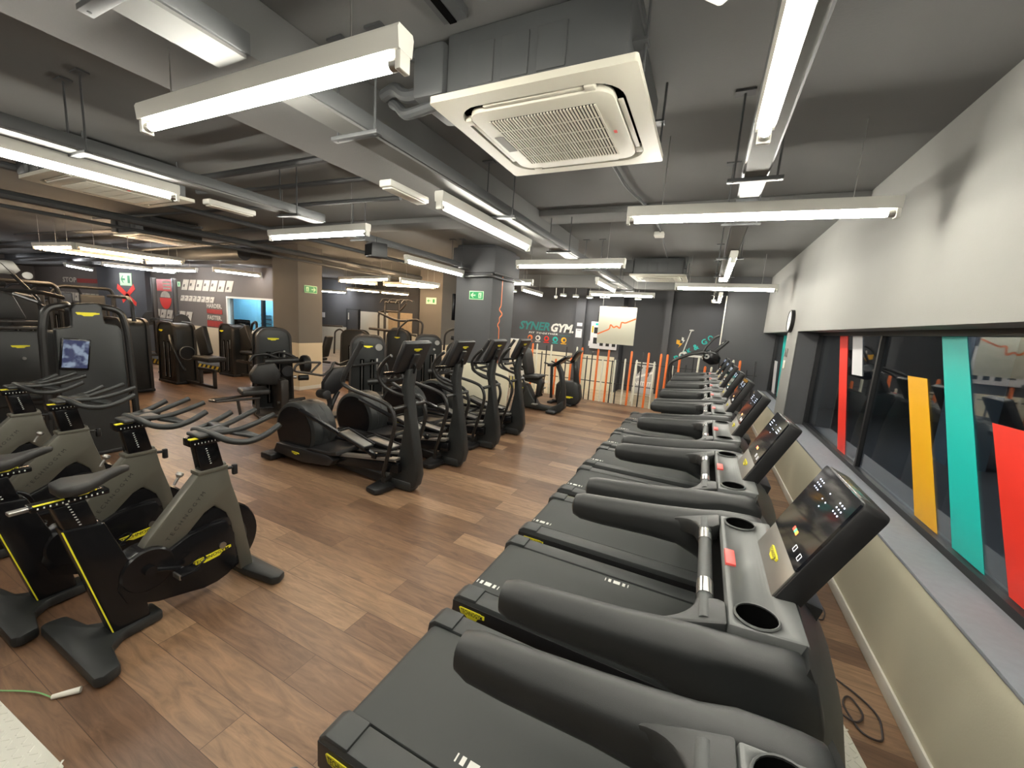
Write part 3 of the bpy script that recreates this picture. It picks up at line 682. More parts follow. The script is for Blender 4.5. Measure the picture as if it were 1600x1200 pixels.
# ------------------------------------------------------------------ treadmills (front towards +x, window side)
def make_treadmill(label):
    t = thing('treadmill', label, 'treadmill', (0, 0, 0), 0, 'row of black treadmills along the window wall')
    W = .405
    b = MB('deckgrey', 'black')
    prof = [(-1.155, .07), (-1.165, .12), (-1.15, .195), (-1.11, .225), (.33, .225), (.33, .05), (-1.0, .05)]
    b.prism(prof, 'y', -W, -.285, .012, mi=0).prism(prof, 'y', .285, W, .012, mi=0)
    b.box(-1.12, .33, -.29, .29, .06, .195, .01, mi=1)
    for s_ in (-1, 1):
        b.box(-1.0, -.86, s_*.33-.04, s_*.33+.04, 0, .05, .01, mi=1); b.box(.15, .29, s_*.33-.04, s_*.33+.04, 0, .05, .01, mi=1)
    for s_ in (-1, 1): b.box(-1.155, .33, min(s_*.398, s_*.408), max(s_*.398, s_*.408), .07, .19, .003, mi=1)
    b.build('deck', t)
    bl = MB('belt')
    bl.prism([(-1.135, .14), (-1.13, .19), (-1.105, .213), (-1.07, .219), (.32, .219), (.32, .14)], 'y', -.277, .277, .006, mi=0)
    bl.build('belt', t)
    for y0, x0 in ((.235, -.39), (-.215, -1.10)):
        bm_ = MB('white')
        for a, w_ in ((0, .006), (.022, .018), (.055, .042), (.112, .018), (.145, .006)):
            bm_.box(x0+a, x0+a+w_, y0-.016, y0+.016, .2190, .2200)
        bm_.build('belt_marking', t)['label'] = 'white printed dashes'
    for s_ in (-1, 1):
        k = MB('deckgrey'); k.prism([(-1.163, .13), (-1.152, .205), (-1.115, .234), (-1.0, .236), (-1.0, .21), (-1.13, .2)], 'y', min(s_*.283, s_*.405), max(s_*.283, s_*.405), .008); k.build('end_cap', t)
    badge_part(t, (-1.02, -.4085, .140), (1, 0, 0), (0, 0, 1), .17, .075)
    # arms + side shells
    for s_ in (-1, 1):
        secs = []
        #      x,   ztop,  zbot, half width
        for x, zt, zb, hw, cy in ((-.438, 1.075, 1.045, .018, .352), (-.428, 1.108, 1.020, .038, .352), (-.395, 1.120, 1.008, .045, .352), (-.30, 1.128, 1.008, .048, .352), (-.10, 1.148, 1.018, .050, .352),
                              (.0, 1.162, 1.018, .053, .350), (.08, 1.173, .985, .053, .352), (.14, 1.181, .88, .046, .361), (.19, 1.185, .70, .046, .361), (.24, 1.188, .45, .048, .359), (.27, 1.186, .12, .052, .355), (.295, 1.168, .04, .051, .354),
                              (.315, 1.11, .04, .050, .352), (.330, .95, .04, .047, .350), (.340, .65, .04, .042, .346), (.345, .35, .05, .034, .340)):
            h = (zt-zb)/2; zc = (zt+zb)/2; r = min(hw, h)*(.92 if x < .1 else .7)
            ring = [Vector((x, s_*cy + q[0], zc + q[1])) for q in rrect(hw, h, r, 4)]
            secs.append(ring)
        o = MB('shell').loft(secs).build('side_arm', t, 50)
    # hood with tray, console foot, front shell
    hd = MB('tray', 'shell')
    hd.prism([(.132, 1.165), (.136, 1.188), (.292, 1.1985), (.298, 1.17), (.27, 1.08), (.17, 1.09)], 'y', -.315, .315, .006, mi=0)
    hd.mi = 0
    hood = hd.build('tray', t, 30)
    cut = MB('black'); 
    for s_ in (-1, 1): cut.lathe([(0, 1.10), (.0455, 1.10), (.0455, 1.30), (0, 1.30)], (.196, s_*.262, 0))
    cu = cut.build('cut'); boolean_cut(hood, cu)
    for s_ in (-1, 1):
        c = MB('dark', 'tray'); c.lathe([(0, -.085), (.038, -.085), (.0445, -.012), (.0445, .004)], (0, 0, 0), mi=0).lathe([(.0445, .000), (.0445, .004), (.047, .0055), (.0495, .001)], (0, 0, 0), mi=1)
        c.xform(Matrix.Translation((.196, s_*.262, 1.1935)) @ Matrix.Rotation(math.radians(-3), 4, 'Y')); c.build('cup_holder', t)
    fs = MB('shell')
    FP = [(.262, 1.12), (.298, 1.197), (.345, 1.155), (.395, 1.07), (.435, .96), (.465, .82), (.488, .66), (.505, .48), (.52, .28), (.525, .12), (.515, .05), (.30, .05), (.28, .4), (.265, .8)]
    fsec = []
    for yy in (-.385, -.365, -.32, -.26, -.18, -.09, 0, .09, .18, .26, .32, .365, .385):
        g = (1-(yy/.425)**2)**.5
        fsec.append([Vector((.262+(px_-.262)*g if px_ > .262 else px_, yy, pz_)) for px_, pz_ in FP])
    fs.loft(fsec)
    fs.build('front_shell', t, 50)
    # hand bar with metal grips
    hb = MB('deckgrey', 'shell'); hb.cyl((.088, -.30, 1.158), (.088, .30, 1.158), .020, seg=20)
    for s_ in (-1, 1):
        pg_ = [(a, s_*b) for a, b in arc(-.023, .215, .088, 90, 0, 8)] + [(.112, s_*.215), (.133, s_*.23), (.133, s_*.32), (-.023, s_*.32)]
        hb.prism(pg_ if s_ > 0 else pg_[::-1], 'z', 1.118, 1.179, .010, mi=1, M4=Matrix(((1, 0, 0, 0), (0, 1, 0, 0), (.33, 0, 1, -.033), (0, 0, 0, 1))))
    hb = hb.build('hand_bar', t)
    for s_ in (-1, 1):
        g = MB('chrome', 'ink'); g.cyl((.088, s_*.125, 1.158), (.088, s_*.195, 1.158), .0222, seg=20, mi=0)
        for a in (.4, -.4): g.tube([(.088+.0222*math.sin(a), s_*.124, 1.158+.0222*math.cos(a)), (.088+.0222*math.sin(a), s_*.196, 1.158+.0222*math.cos(a))], .0012, 5, mi=1)
        g.build('sensor_grip', hb)['label'] = 'steel pulse grip'
    r = MB('red'); r.box(.138, .166, -.045, .045, 1.183, 1.1965, .003); r.build('safety_key_slot', t)['label'] = 'red safety key slot'
    sl = MB('black'); sl.box(.262, .274, -.10, .10, 1.196, 1.1995, .001); sl.box(.266, .271, -.095, .095, 1.198, 1.2005); sl.build('tablet_slot', t)
    # console: tilted slab
    d = Vector((.138, 0, .290)).normalized(); nrm = Vector((-d.z, 0, d.x))     # faces the runner
    o0 = Vector((.240, 0, 1.190)); L_ = .335
    mt = Matrix((d, Vector((0, 1, 0)), nrm)).transposed().to_4x4(); mt.translation = o0   # local x up the screen, y across, z out
    mt3 = mt
    body = MB('black'); body.prism(rrect(.168, .158, .016, 4), 'z', -.058, -.002, .004, M4=mt @ Matrix.Translation((.165, 0, 0)))
    body.prism([(.27, 1.19), (.37, 1.17), (.34, 1.06), (.28, 1.06)], 'y', -.10, .10, .01)
    con = body.build('console', t)
    pl = MB('plate'); pl.box(.004, .094, -.152, .152, -.002, .003, .001, M4=mt); pl.build('console_plate', con)
    mb = MB('yellow', 'ink'); badge(mb, mt @ Vector((.050, 0, .0032)), (0, 1, 0) if False else (0, -1, 0), d, .085, .03, 0, 1)
    mb.build('logo_badge', con)['label'] = 'yellow badge with black lettering'
    ds = MB('screendark', 'ledblue', 'ledorange', 'ledgreen', 'ledred', 'ledwhite')
    ds.prism(rrect(.1175, .153, .010, 4), 'z', -.002, .0045, 0, mi=0, M4=mt @ Matrix.Translation((.2125, 0, 0)))
    for cy in (-.095, .095):
        for i in range(3):
            for j in range(3):
                a, c = .264+.013*i, cy-.017+.017*j
                ds.box(a-.0018, a+.0018, c-.0026, c+.0026, .0046, .0052, mi=1, M4=mt)
    for a, c in ((.26, -.015), (.26, .015), (.285, 0), (.24, 0)): ds.box(a-.0015, a+.0015, c-.0025, c+.0025, .0046, .0052, mi=1, M4=mt)
    for k, mi in enumerate((2, 3, 4)): ds.box(.140, .152, -.022+.016*k, -.009+.016*k, .0046, .0052, mi=(2, 3, 4)[k], M4=mt)
    for c in (-.12, -.07): ds.tube(place_pts(mt, [(.115, c-.008, .005), (.115, c+.008, .005), (.131, c+.008, .005), (.131, c-.008, .005)]), .0007, 4, closed=True, mi=5)
    ds.build('display', con)
    st = MB('chrome'); st.box(.331, .3335, -.10, .10, -.03, -.004, .001, M4=mt); st.build('console_edge_strip', con)
    # power lead at the front foot
    return t
LBL = ['black treadmill cut off by the bottom edge, only its far arm and cup holder showing',
       'nearest whole black treadmill, its screen facing the camera beside the yellow strip',
       'second whole black treadmill, its screen mirroring a bright grey triangle',
       'third whole black treadmill from the camera along the window wall',
       'fourth whole black treadmill from the camera along the window wall',
       'fifth whole black treadmill from the camera, in the middle of the row',
       'sixth whole black treadmill from the camera, beyond the middle of the row',
       'last but one black treadmill of the row, just before the fence',
       'last black treadmill of the row, right in front of the stair climber']
TY0, TP = 1.305, .927
tm0 = make_treadmill(LBL[1]); tm0.location = (0, TY0, 0)
for k in range(9):
    if k == 1: continue
    dup(tm0, (0, TY0 + (k-1)*TP, 0), None, LBL[k])
for c in tm0.children:
    if c.name.startswith('belt_marking'): c.location.x = .46      # this belt stopped further round

# power leads on the floor between the treadmills and the wall
def cable(lab, pts, r=.005, m_='cord'):
    return tag(MB(m_).tube(pts, r, 6, .08).build('power_cable'), lab, 'cable')
cable('dark power cable curled by the nearest treadmill front', [(.72, 2.80, .03), (.86, 2.62, .008), (.98, 2.52, .008), (1.04, 2.42, .008), (1.0, 2.25, .008), (.92, 2.26, .008), (.88, 2.42, .008), (.93, 2.50, .012), (.97, 2.38, .012), (.91, 2.30, .012), (.84, 2.36, .008), (.70, 2.36, .01)])
cable('dark power cable looped on the floor under the nearest console', [(.70, 3.66, .01), (.86, 3.56, .008), (.96, 3.42, .008), (1.0, 3.25, .008), (.95, 3.12, .008), (.88, 3.15, .008), (.86, 3.3, .008), (.92, 3.44, .012), (.80, 3.62, .01)])
cable('pale power cable reaching the wall behind the second treadmill', [(.68, 4.35, .02), (.82, 4.30, .008), (1.02, 4.05, .008), (1.10, 4.0, .03)], .005, 'cordwhite')
for k, (x, y, l) in enumerate(((.78, 2.70, 'white plug lying in front of the nearest treadmill'), (.72, 3.75, 'white plug on the floor in front of the second treadmill'), (.74, 5.1, 'white plug on the floor in front of the third treadmill'))):
    t = MB('cordwhite', 'chrome'); t.box(-.03, .03, -.02, .02, .0, .035, .01, mi=0); t.cyl((.03, 0, .018), (.05, 0, .018), .008, mi=0)
    for s_ in (-1, 1): t.cyl((-.045, s_*.01, .018), (-.03, s_*.01, .018), .0025, seg=8, mi=1)
    o = t.build('plug'); o.location = (x, y, 0); o.rotation_euler.z = -.7; tag(o, l, 'plug', 'white plugs on the floor')
def tread_plate(lab, poly):
    mb = MB('alu'); mb.prism(poly, 'z', .001, .006)
    xs = [p[0] for p in poly]; ys = [p[1] for p in poly]
    def inside(x, y):
        c = False; j = len(poly)-1
        for i in range(len(poly)):
            if (poly[i][1] > y) != (poly[j][1] > y) and x < (poly[j][0]-poly[i][0])*(y-poly[i][1])/(poly[j][1]-poly[i][1])+poly[i][0]: c = not c
            j = i
        return c
    x = min(xs); i = 0
    while x < max(xs):
        y = min(ys); j = 0
        while y < max(ys):
            if inside(x, y):
                a = math.radians(45 if (i+j) % 2 else -45)
                mb.box(-.014, .014, -.004, .004, .005, .0078, .0015, 1, M4=Matrix.Translation((x, y, 0)) @ Matrix.Rotation(a, 4, 'Z'))
            y += .034; j += 1
        x += .034; i += 1
    return tag(mb.build('tread_plate'), lab, 'floor plate')
tread_plate('metal tread plate with raised pattern at the lower left corner of the floor', [(-2.75, .43), (-2.75, .05), (-1.8, .05), (-1.95, .40), (-2.05, .46)])
tread_plate('worn metal tread plate strip beside the nearest treadmill front', [(.62, 1.7), (.95, 1.7), (.84, 2.38), (.62, 2.38)])
rp = thing('skipping_rope', 'skipping rope with white handle and green cord on the floor', 'skipping rope')
MB('trimw').tube([(-2.47, .545, .014), (-2.455, .565, .014), (-2.435, .592, .014), (-2.412, .622, .014)], .010, 10, r2=.014).build('handle', rp)['label'] = 'white plastic handle'
MB('green').tube([(-2.47, .545, .012), (-2.55, .53, .010), (-2.64, .49, .010), (-2.72, .44, .012), (-2.9, .40, .01)], .0028, 6, .05).build('cord', rp)['label'] = 'thin green cord'
# ------------------------------------------------------------------ exercise bikes (front towards +y)
def make_bike(label):
    t = thing('exercise_bike', label, 'exercise bike', (0, 0, 0), 0, 'black and olive grey exercise bikes in a row')
    # local frame: y forward (y=0 is world 1.15), x across
    f = MB('shell')
    f.prism([(-.32, -.50), (.32, -.50), (.34, -.47), (.32, -.40), (.14, -.37), (.075, -.30), (.065, -.12), (-.065, -.12), (-.075, -.30), (-.14, -.37), (-.32, -.40), (-.34, -.47)], 'z', .008, .070, .016)
    f.build('rear_foot', t)
    g = MB('shell'); g.prism([(-.30, .36), (-.33, .40), (-.30, .46), (.30, .46), (.33, .40), (.30, .36), (.06, .33), (-.06, .33)], 'z', .008, .065, .016); g.build('front_foot', t)
    p = MB('gloss', 'yellow')
    p.prism([(-.335, .06), (-.17, .06), (-.20, .30), (-.325, .70), (-.475, .715)], 'x', -.055, .055, .014, mi=0)
    p.prism([(-.338, .075), (-.3325, .075), (-.4725, .712), (-.478, .712)], 'x', .050, .057, 0, mi=1)
    p.build('rear_post', t)
    sp = MB('gloss', 'white'); sp.prism([(-.46, .69), (-.345, .70), (-.380, .842), (-.495, .835)], 'x', -.042, .042, .008, mi=0)
    for i in range(9): sp.box(-.0435, .0435, -.410-.0045*i-.004, -.402-.0045*i-.004, .72+.015*i, .724+.015*i, mi=1)
    sp.build('seat_post', t)
    sl = MB('gloss', 'white', 'steel'); sl.box(-.035, .035, -.56, -.29, .838, .866, .006, mi=0)
    for i in range(12): sl.box(-.0362, .0362, -.54+.02*i, -.535+.02*i, .849, .857, mi=1)
    sl.box(-.02, .02, -.62, -.5, .844, .860, .004, mi=2); sl.build('seat_slide', t)
    sb = MB('yellow', 'ink'); sb.box(.022, .0362, -.55, -.45, .866, .870, .0005, mi=0)
    badge(sb, (.037, -.39, .876), (0, 1, 0), (0, 0, 1), .10, .022, 0, 1); sb.build('seat_badge', t)['label'] = 'yellow badge under the saddle'
    # saddle
    secs = []
    for y, hw, zt, zb in ((-.480, .03, .922, .895), (-.470, .075, .934, .885), (-.425, .098, .940, .882), (-.375, .085, .939, .884), (-.325, .052, .942, .890), (-.28, .033, .953, .905), (-.235, .026, .960, .918), (-.205, .022, .958, .928), (-.198, .010, .952, .935)):
        h = (zt-zb)/2; zc = (zt+zb)/2
        secs.append([Vector((q[0], y, zc+q[1])) for q in rrect(hw, h, min(hw, h)*.8, 4)])
    MB('pad').loft(secs).build('saddle', t, 60)
    # frame: inverted V in olive grey
    fr = MB('bikeframe', 'ink')
    fr.prism([(-.20, .44), (-.155, .505), (.115, .815), (.265, .845), (.292, .69), (.335, .52), (.412, .05), (.325, .05), (.275, .42), (.25, .50), (.185, .575), (.13, .55), (.03, .45), (-.09, .36), (-.17, .36)], 'x', -.036, .036, .012, mi=0)
    for s_ in (-1, 1):
        put_text(fr, 'TECHNOGYM', (s_*.0362, .03, .575), (0, s_*.63, s_*.70), (0, -s_*.70*s_, .63), .30, .022, mi=1, space=1.6, lift=.0006)
    fr.build('frame', t)
    cv = MB('gloss')
    cv.prism([(-.27, .44), (-.20, .47), (-.09, .40), (.03, .455), (.13, .47), (.24, .46), (.285, .35), (.29, .14), (.24, .085), (.17, .065), (.09, .065), (.02, .085), (-.14, .125), (-.27, .19), (-.31, .30)], 'x', -.062, .062, .016)
    cv.lathe([(0, -.066), (.115, -.066), (.125, -.058), (.125, .058), (.115, .066), (0, .066)], (0, -.17, .345), 'x', 28)
    cv.build('chain_cover', t)
    fw = MB('gloss', 'black', 'steel'); fw.lathe([(0, -.028), (.225, -.028), (.247, -.022), (.257, 0), (.247, .022), (.225, .028), (0, .028)], (.0, .200, .315), 'x', 40, mi=0)
    fw.lathe([(.12, -.032), (.17, -.032), (.17, .032), (.12, .032)], (0, .205, .305), 'x', 40, mi=1); fw.cyl((-.07, .205, .305), (.07, .205, .305), .02, mi=2)
    fw.build('flywheel', t)
    gd = MB('black'); gd.tube([(0, -.02, .47), (0, .06, .545), (0, .16, .575), (0, .30, .54), (0, .42, .42)], .012, 8, .08); gd.build('wheel_guard', t)
    for s_ in (-1, 1): badge_part(t, (s_*.0645, .135, .265), (0, s_*1, s_*.06), (0, 0, 1), .235, .055)
    for s_, a in ((1, 35), (-1, 215)):
        c = MB('gloss', 'steel'); ca, sa = math.cos(math.radians(a)), math.sin(math.radians(a))
        q = Vector((0, -.17+.17*ca, .345-.17*sa*.6))
        c.tube([(s_*.072, -.17, .345), (s_*.085, q.y, q.z)], .014, 8, mi=0); c.cyl((s_*.06, -.17, .345), (s_*.09, -.17, .345), .028, mi=0)
        c.cyl((s_*.085, q.y, q.z), (s_*.10, q.y, q.z), .011, mi=1); c.build('crank', t)
        pd = MB('gloss', 'steel'); x0, x1 = sorted((s_*.10, s_*.195))
        pd.box(x0, x1, q.y-.05, q.y+.05, q.z-.012, q.z+.012, .006, mi=0).tube([((x0+x1)/2-.035, q.y+.02, q.z+.01), ((x0+x1)/2-.03, q.y+.09, q.z+.05), ((x0+x1)/2+.03, q.y+.09, q.z+.05), ((x0+x1)/2+.035, q.y+.02, q.z+.01)], .006, 6, .03, mi=0)
        pd.box(x0+.01, x1-.01, q.y-.055, q.y-.045, q.z-.014, q.z+.014, .002, mi=1)
        pd.build('pedal', t)
    # head post, stem, handlebar
    hp = MB('gloss', 'white'); hp.prism([(.125, .80), (.25, .825), (.215, 1.0), (.10, .985)], 'x', -.038, .038, .008, mi=0)
    for i in range(8): hp.box(-.0395, .0395, .170-.003*i, .178-.003*i, .86+.014*i, .864+.014*i, mi=1)
    hp.build('handlebar_post', t)
    MB('bikeframe').box(-.045, .045, .10, .27, .80, .825, .006).build('post_collar', t)
    kn = MB('black'); kn.cyl((0, .26, .79), (0, .33, .78), .010).box(-.014, .014, .315, .345, .73, .80, .008); kn.build('adjust_knob', t)
    kb = MB('steel'); kb.lathe([(0, 0), (.017, .004), (.020, .018), (.012, .030), (.008, .035), (.008, .08)], (0, 0, 0)); kb.xform(Matrix.Translation((0, .035, .84)) @ Matrix.Rotation(math.radians(150), 4, 'X')); kb.build('brake_lever', t)
    st = MB('gloss', 'yellow', 'white'); st.box(-.045, .045, .07, .25, .985, 1.035, .008, mi=0).box(.02, .0462, .068, .155, 1.030, 1.037, .001, mi=1)
    for i in range(8): st.box(-.0462, .0462, .09+.018*i, .094+.018*i, 1.0, 1.008, mi=2)
    st.build('stem', t)
    hb = MB('shell')
    for s_ in (-1, 1):
        hb.tube([(0, .17, 1.055), (s_*.10, .17, 1.055), (s_*.20, .20, 1.025), (s_*.255, .28, 1.012), (s_*.268, .38, 1.040), (s_*.262, .47, 1.085)], .019, 10, .06)
        hb.tube([(s_*.045, .16, 1.055), (s_*.075, .30, 1.045), (s_*.095, .42, 1.075), (s_*.10, .54, 1.115)], .0175, 10, .08)
        hb.prism([(s_*.06, .27), (s_*.25, .31), (s_*.25, .35), (s_*.09, .36)], 'z', 1.025, 1.045, .006)
    hb.box(-.07, .07, .10, .30, 1.035, 1.06, .01)
    hb.build('handlebar', t, 60)
    return t
bk = make_bike('nearest exercise bike, whole in view, its foot pointing at the skipping rope')
BX = -2.68; bk.location = (BX, 1.15, 0)
for k, l in ((1, 'second exercise bike, right behind the nearest one, badge on its cover in view'),
             (2, 'third exercise bike from the camera, between its neighbours in front of the tablet machine'),
             (3, 'fourth exercise bike, only handlebar and frame top showing at the left edge')):
    dup(bk, [(-3.32, 1.05, 0), (-4.20, 1.00, 0), (-5.02, .97, 0)][k-1], None, l)

# ------------------------------------------------------------------ ellipticals (front towards +x)
def make_elliptical(label):
    t = thing('elliptical_trainer', label, 'elliptical trainer', (0, 0, 0), 0, 'four black elliptical trainers in a row')
    # local x = world x + 3.6
    MB('black').box(-1.06, -.86, -.31, .31, .008, .085, .02, 3).build('rear_foot', t)
    h = MB('shell', 'gloss')
    h.lathe([(0, -.165), (.315, -.165), (.345, -.15), (.355, -.12), (.355, -.05), (.34, -.03), (.34, .03), (.355, .05), (.355, .12), (.345, .15), (.315, .165), (0, .165)], (-.63, 0, .385), 'y', 48, mi=0)
    h.prism([(-.60, .735), (-.50, .72), (-.36, .62), (-.30, .45), (-.29, .24), (-.60, .20)], 'y', -.10, .16, .03, mi=0)
    h.cyl((-.63, -.163, .385), (-.63, -.172, .385), .30, seg=40, mi=1)
    h.build('wheel_housing', t)
    b = MB('black', 'gloss')
    b.prism([(-.92, .10), (-.86, .225), (.02, .245), (.12, .20), (.04, .12), (-.40, .07)], 'y', -.24, .24, .018, mi=0)
    b.prism([(-.35, .245), (-.30, .265), (.02, .275), (.14, .31), (.16, .26), (.06, .245)], 'y', -.23, .23, .01, mi=0)
    b.prism([(-.3, .06), (-.3, .14), (.9, .11), (.98, .02), (.7, .01)], 'y', -.05, .05, .012, mi=0)
    b.build('base_frame', t)
    badge_part(t, (-.50, -.245, .165), (1, 0, -.02), (0, 0, 1), .13, .04)
    for s_ in (-1, 1):
        r = MB('plate'); r.prism([(.05, .225), (.05, .255), (.92, .375), (.92, .345)], 'y', min(s_*.075, s_*.165), max(s_*.075, s_*.165), .006); r.build('slide_rail', t)
        bx = MB('gloss'); bx.prism([(.0, .13), (.0, .225), (.95, .33), (.95, .22)], 'y', min(s_*.085, s_*.155), max(s_*.085, s_*.155), .01); bx.build('rail_beam', t)
    # pedals: near side high at the back, far side low
    for s_, (px, pz), sl_ in ((-1, (.36, .46), -.26), (1, (.46, .36), -.10)):
        m_ = Matrix.Translation((px, s_*.155, pz)) @ Matrix.Rotation(-sl_*1.0, 4, 'Y')
        a = MB('black', 'plate'); a.box(-.20, .20, -.07, .07, 0, .035, .012, mi=0, M4=m_); a.box(-.185, .185, -.06, .06, .034, .038, .002, mi=1, M4=m_)
        a.tube([m_ @ Vector((-.2, -.07, .05)), m_ @ Vector((-.2, .07, .05)), m_ @ Vector((.2, .07, .045))], .008, 6, mi=0)
        pd = a.build('foot_plate', t)
        l = MB('gloss', 'umber'); s0 = m_ @ Vector((.1, 0, -.02)); l.tube([(-.52, s_*.155, .66 if s_ < 0 else .30), s0, m_ @ Vector((.30, 0, -.03))], .028, 8, mi=0)
        l.box(-.03, .03, -.03, .03, -.03, .03, .01, mi=0, M4=Matrix.Translation(m_ @ Vector((.30, 0, -.03))))
        l.tube([m_ @ Vector((.30, 0, -.03)), (.86, s_*.15, .40)], .018, 8, mi=0)
        l.build('pedal_arm', t)
    # front mast
    m = MB('shell')
    m.prism([(.62, .02), (.72, .09), (.88, .42), (.93, .70), (.92, .95), (.88, 1.10), (.93, 1.30), (1.00, 1.31), (.975, 1.08), (1.00, .93), (1.045, .68), (1.10, .42), (1.13, .20), (1.10, .07), (1.0, .02)], 'y', -.062, .062, .022, 3)
    m.box(.66, 1.06, -.075, .075, .01, .12, .03)
    m.build('mast', t)
    MB('black').prism([(.66, -.30), (.80, -.32), (.84, -.27), (.86, 0), (.84, .27), (.80, .32), (.66, .30), (.62, 0)], 'z', .008, .065, .018).build('front_foot', t)
    # fixed handlebar, tray, console
    fh = MB('frame')
    for s_ in (-1, 1):
        fh.tube([(.93, s_*.03, 1.02), (.86, s_*.14, 1.06), (.76, s_*.20, 1.14), (.72, s_*.22, 1.26), (.80, s_*.21, 1.38), (.88, s_*.20, 1.44)], .019, 8, .06)
    fh.tube([(.80, -.2, 1.18), (.74, 0, 1.16), (.80, .2, 1.18)], .019, 8, .1)
    fh.build('fixed_handlebar', t, 60)
    MB('gloss').prism([(.70, 1.22), (.90, 1.25), (.90, 1.28), (.70, 1.25)], 'y', -.13, .13, .008).build('bottle_tray', t)
    cm = Matrix.Translation((.905, 0, 1.28)) @ Matrix.Rotation(math.radians(24), 4, 'Y')
    c = MB('black'); c.box(-.03, .03, -.20, .20, 0, .34, .018, 3, M4=cm); c.box(.03, .06, -.05, .05, -.04, .22, .02, M4=cm); con = c.build('console', t)
    d = MB('screendark'); d.box(-.033, -.029, -.185, .185, .02, .325, .002, M4=cm); d.build('display', con)
    mb = MB('yellow', 'ink'); badge(mb, cm @ Vector((.031, 0, .26)), (0, 1, 0), cm.to_3x3() @ Vector((0, 0, 1)), .12, .036, 0, 1); mb.build('logo_badge', con)['label'] = 'yellow badge with black lettering'
    MB('gloss').tube([cm @ Vector((.05, .0, .12)), cm @ Vector((.075, .0, .10)), cm @ Vector((.085, 0, .02))], .014, 8, .02).build('rear_hook', t)
    # swinging arms
    for s_, dx in ((-1, 0), (1, .16)):
        a = MB('frame', 'rubber')
        P = [(.56+dx, s_*.27, 1.55), (.50+dx, s_*.27, 1.46), (.34+dx*.9, s_*.29, 1.20), (.30+dx*.8, s_*.29, 1.10), (.42+dx*.5, s_*.27, 1.05), (.80, s_*.25, .985), (.93, s_*.24, .94), (.99, s_*.24, .80), (.93, s_*.24, .55), (.80, s_*.20, .20), (.80, s_*.16, .13)]
        a.tube(P, .021, 10, .10, mi=0)
        a.tube([P[0], P[1], P[2]], .026, 10, .1, mi=1)
        a.cyl((.95, s_*.24, .92), (.95, 0, .92), .022, mi=0).cyl((.80, s_*.20, .13), (.80, s_*.10, .13), .03, mi=0)
        a.build('swing_arm', t, 60)
    return t
ELY = 3.19
el = make_elliptical('nearest elliptical trainer, its round wheel housing and foot in full view'); el.location = (-3.62, ELY, 0)
for k, l in ((1, 'second elliptical trainer, partly hidden behind the nearest one'), (2, 'third elliptical trainer, its mast in front of the beige column base'), (3, 'last elliptical trainer of the row, nearest the recumbent bike')):
    dup(el, (-3.62, ELY+.885*k, 0), None, l)

# ------------------------------------------------------------------ recumbent and upright bikes by the fence
def recumbent(label, loc, rz=0):
    t = thing('recumbent_bike', label, 'exercise bike', loc, rz)
    b = MB('shell'); b.prism([(-.52, .02), (-.55, .30), (-.50, .50), (-.40, .56), (-.24, .52), (-.12, .30), (.02, .12), (.30, .10), (.46, .18), (.60, .30), (.62, .12), (.52, .02)], 'y', -.11, .11, .03, 3)
    b.box(-.1, .5, -.09, .09, .01, .09, .02); b.build('base', t)
    p = MB('shell'); p.prism([(.42, .10), (.50, .50), (.42, .85), (.34, 1.0), (.42, 1.05), (.52, .88), (.60, .50), (.62, .15)], 'y', -.05, .05, .02); p.build('mast', t)
    MB('black').box(.28, .50, -.28, .28, .008, .06, .02).build('front_foot', t)
    MB('black').box(-.50, -.34, -.26, .26, .008, .06, .02).build('rear_foot', t)
    s = MB('pad'); s.prism([(-.36, .66), (-.34, .75), (.05, .76), (.06, .70)], 'y', -.21, .21, .03); s.build('seat', t)
    k = MB('pad'); k.prism([(-.30, .74), (-.46, 1.30), (-.38, 1.32), (-.30, 1.22), (-.20, .76)], 'y', -.20, .20, .03); k.build('backrest', t)
    fr = MB('black'); fr.prism([(-.42, .60), (-.40, .68), (.04, .70), (.10, .60), (.02, .28), (-.06, .28), (-.04, .56)], 'y', -.07, .07, .015).build('seat_frame', t)
    for s_ in (-1, 1):
        MB('pad').tube([(-.42, s_*.26, .64), (-.46, s_*.27, .84), (-.60, s_*.27, .86), (-.30, s_*.27, .87)], .028, 8, .03).build('armrest', t)
    c = MB('gloss', 'screendark'); m_ = Matrix.Translation((.40, 0, 1.06)) @ Matrix.Rotation(math.radians(52), 4, 'Y')
    c.box(-.025, .025, -.20, .20, -.10, .26, .012, mi=0, M4=m_).box(-.028, -.024, -.18, .18, .0, .24, mi=1, M4=m_); c.build('console', t)
    h = MB('frame'); h.tube([(.38, -.05, 1.0), (.30, -.18, 1.02), (.15, -.22, 1.06)], .016, 8, .05).tube([(.38, .05, 1.0), (.30, .18, 1.02), (.15, .22, 1.06)], .016, 8, .05).build('handlebar', t)
    c2 = MB('gloss', 'plate'); c2.cyl((-.0, -.16, .30), (0, .16, .30), .03, mi=0).box(-.06, .06, -.27, -.15, .13, .16, .01, mi=1).tube([(0, -.15, .3), (0, -.16, .15)], .015, 8, mi=0).box(-.06, .06, .15, .27, .44, .47, .01, mi=1).tube([(0, .15, .3), (0, .16, .45)], .015, 8, mi=0); c2.build('pedal', t)
    badge_part(t, (-.40, -.113, .44), (1, 0, 0), (0, 0, 1), .16, .05, False)
    return t
recumbent('recumbent exercise bike with tall backrest in front of the fence', (-3.10, 7.95, 0))
t = thing('upright_bike', 'upright exercise bike standing against the fence behind the recumbent bike', 'exercise bike', (-2.68, 8.95, 0))
b = MB('shell'); b.prism([(-.30, .02), (-.36, .16), (-.36, .46), (-.28, .56), (.10, .58), (.20, .50), (.26, .20), (.18, .04), (.05, .02)], 'y', -.12, .12, .04, 3); b.build('housing', t)
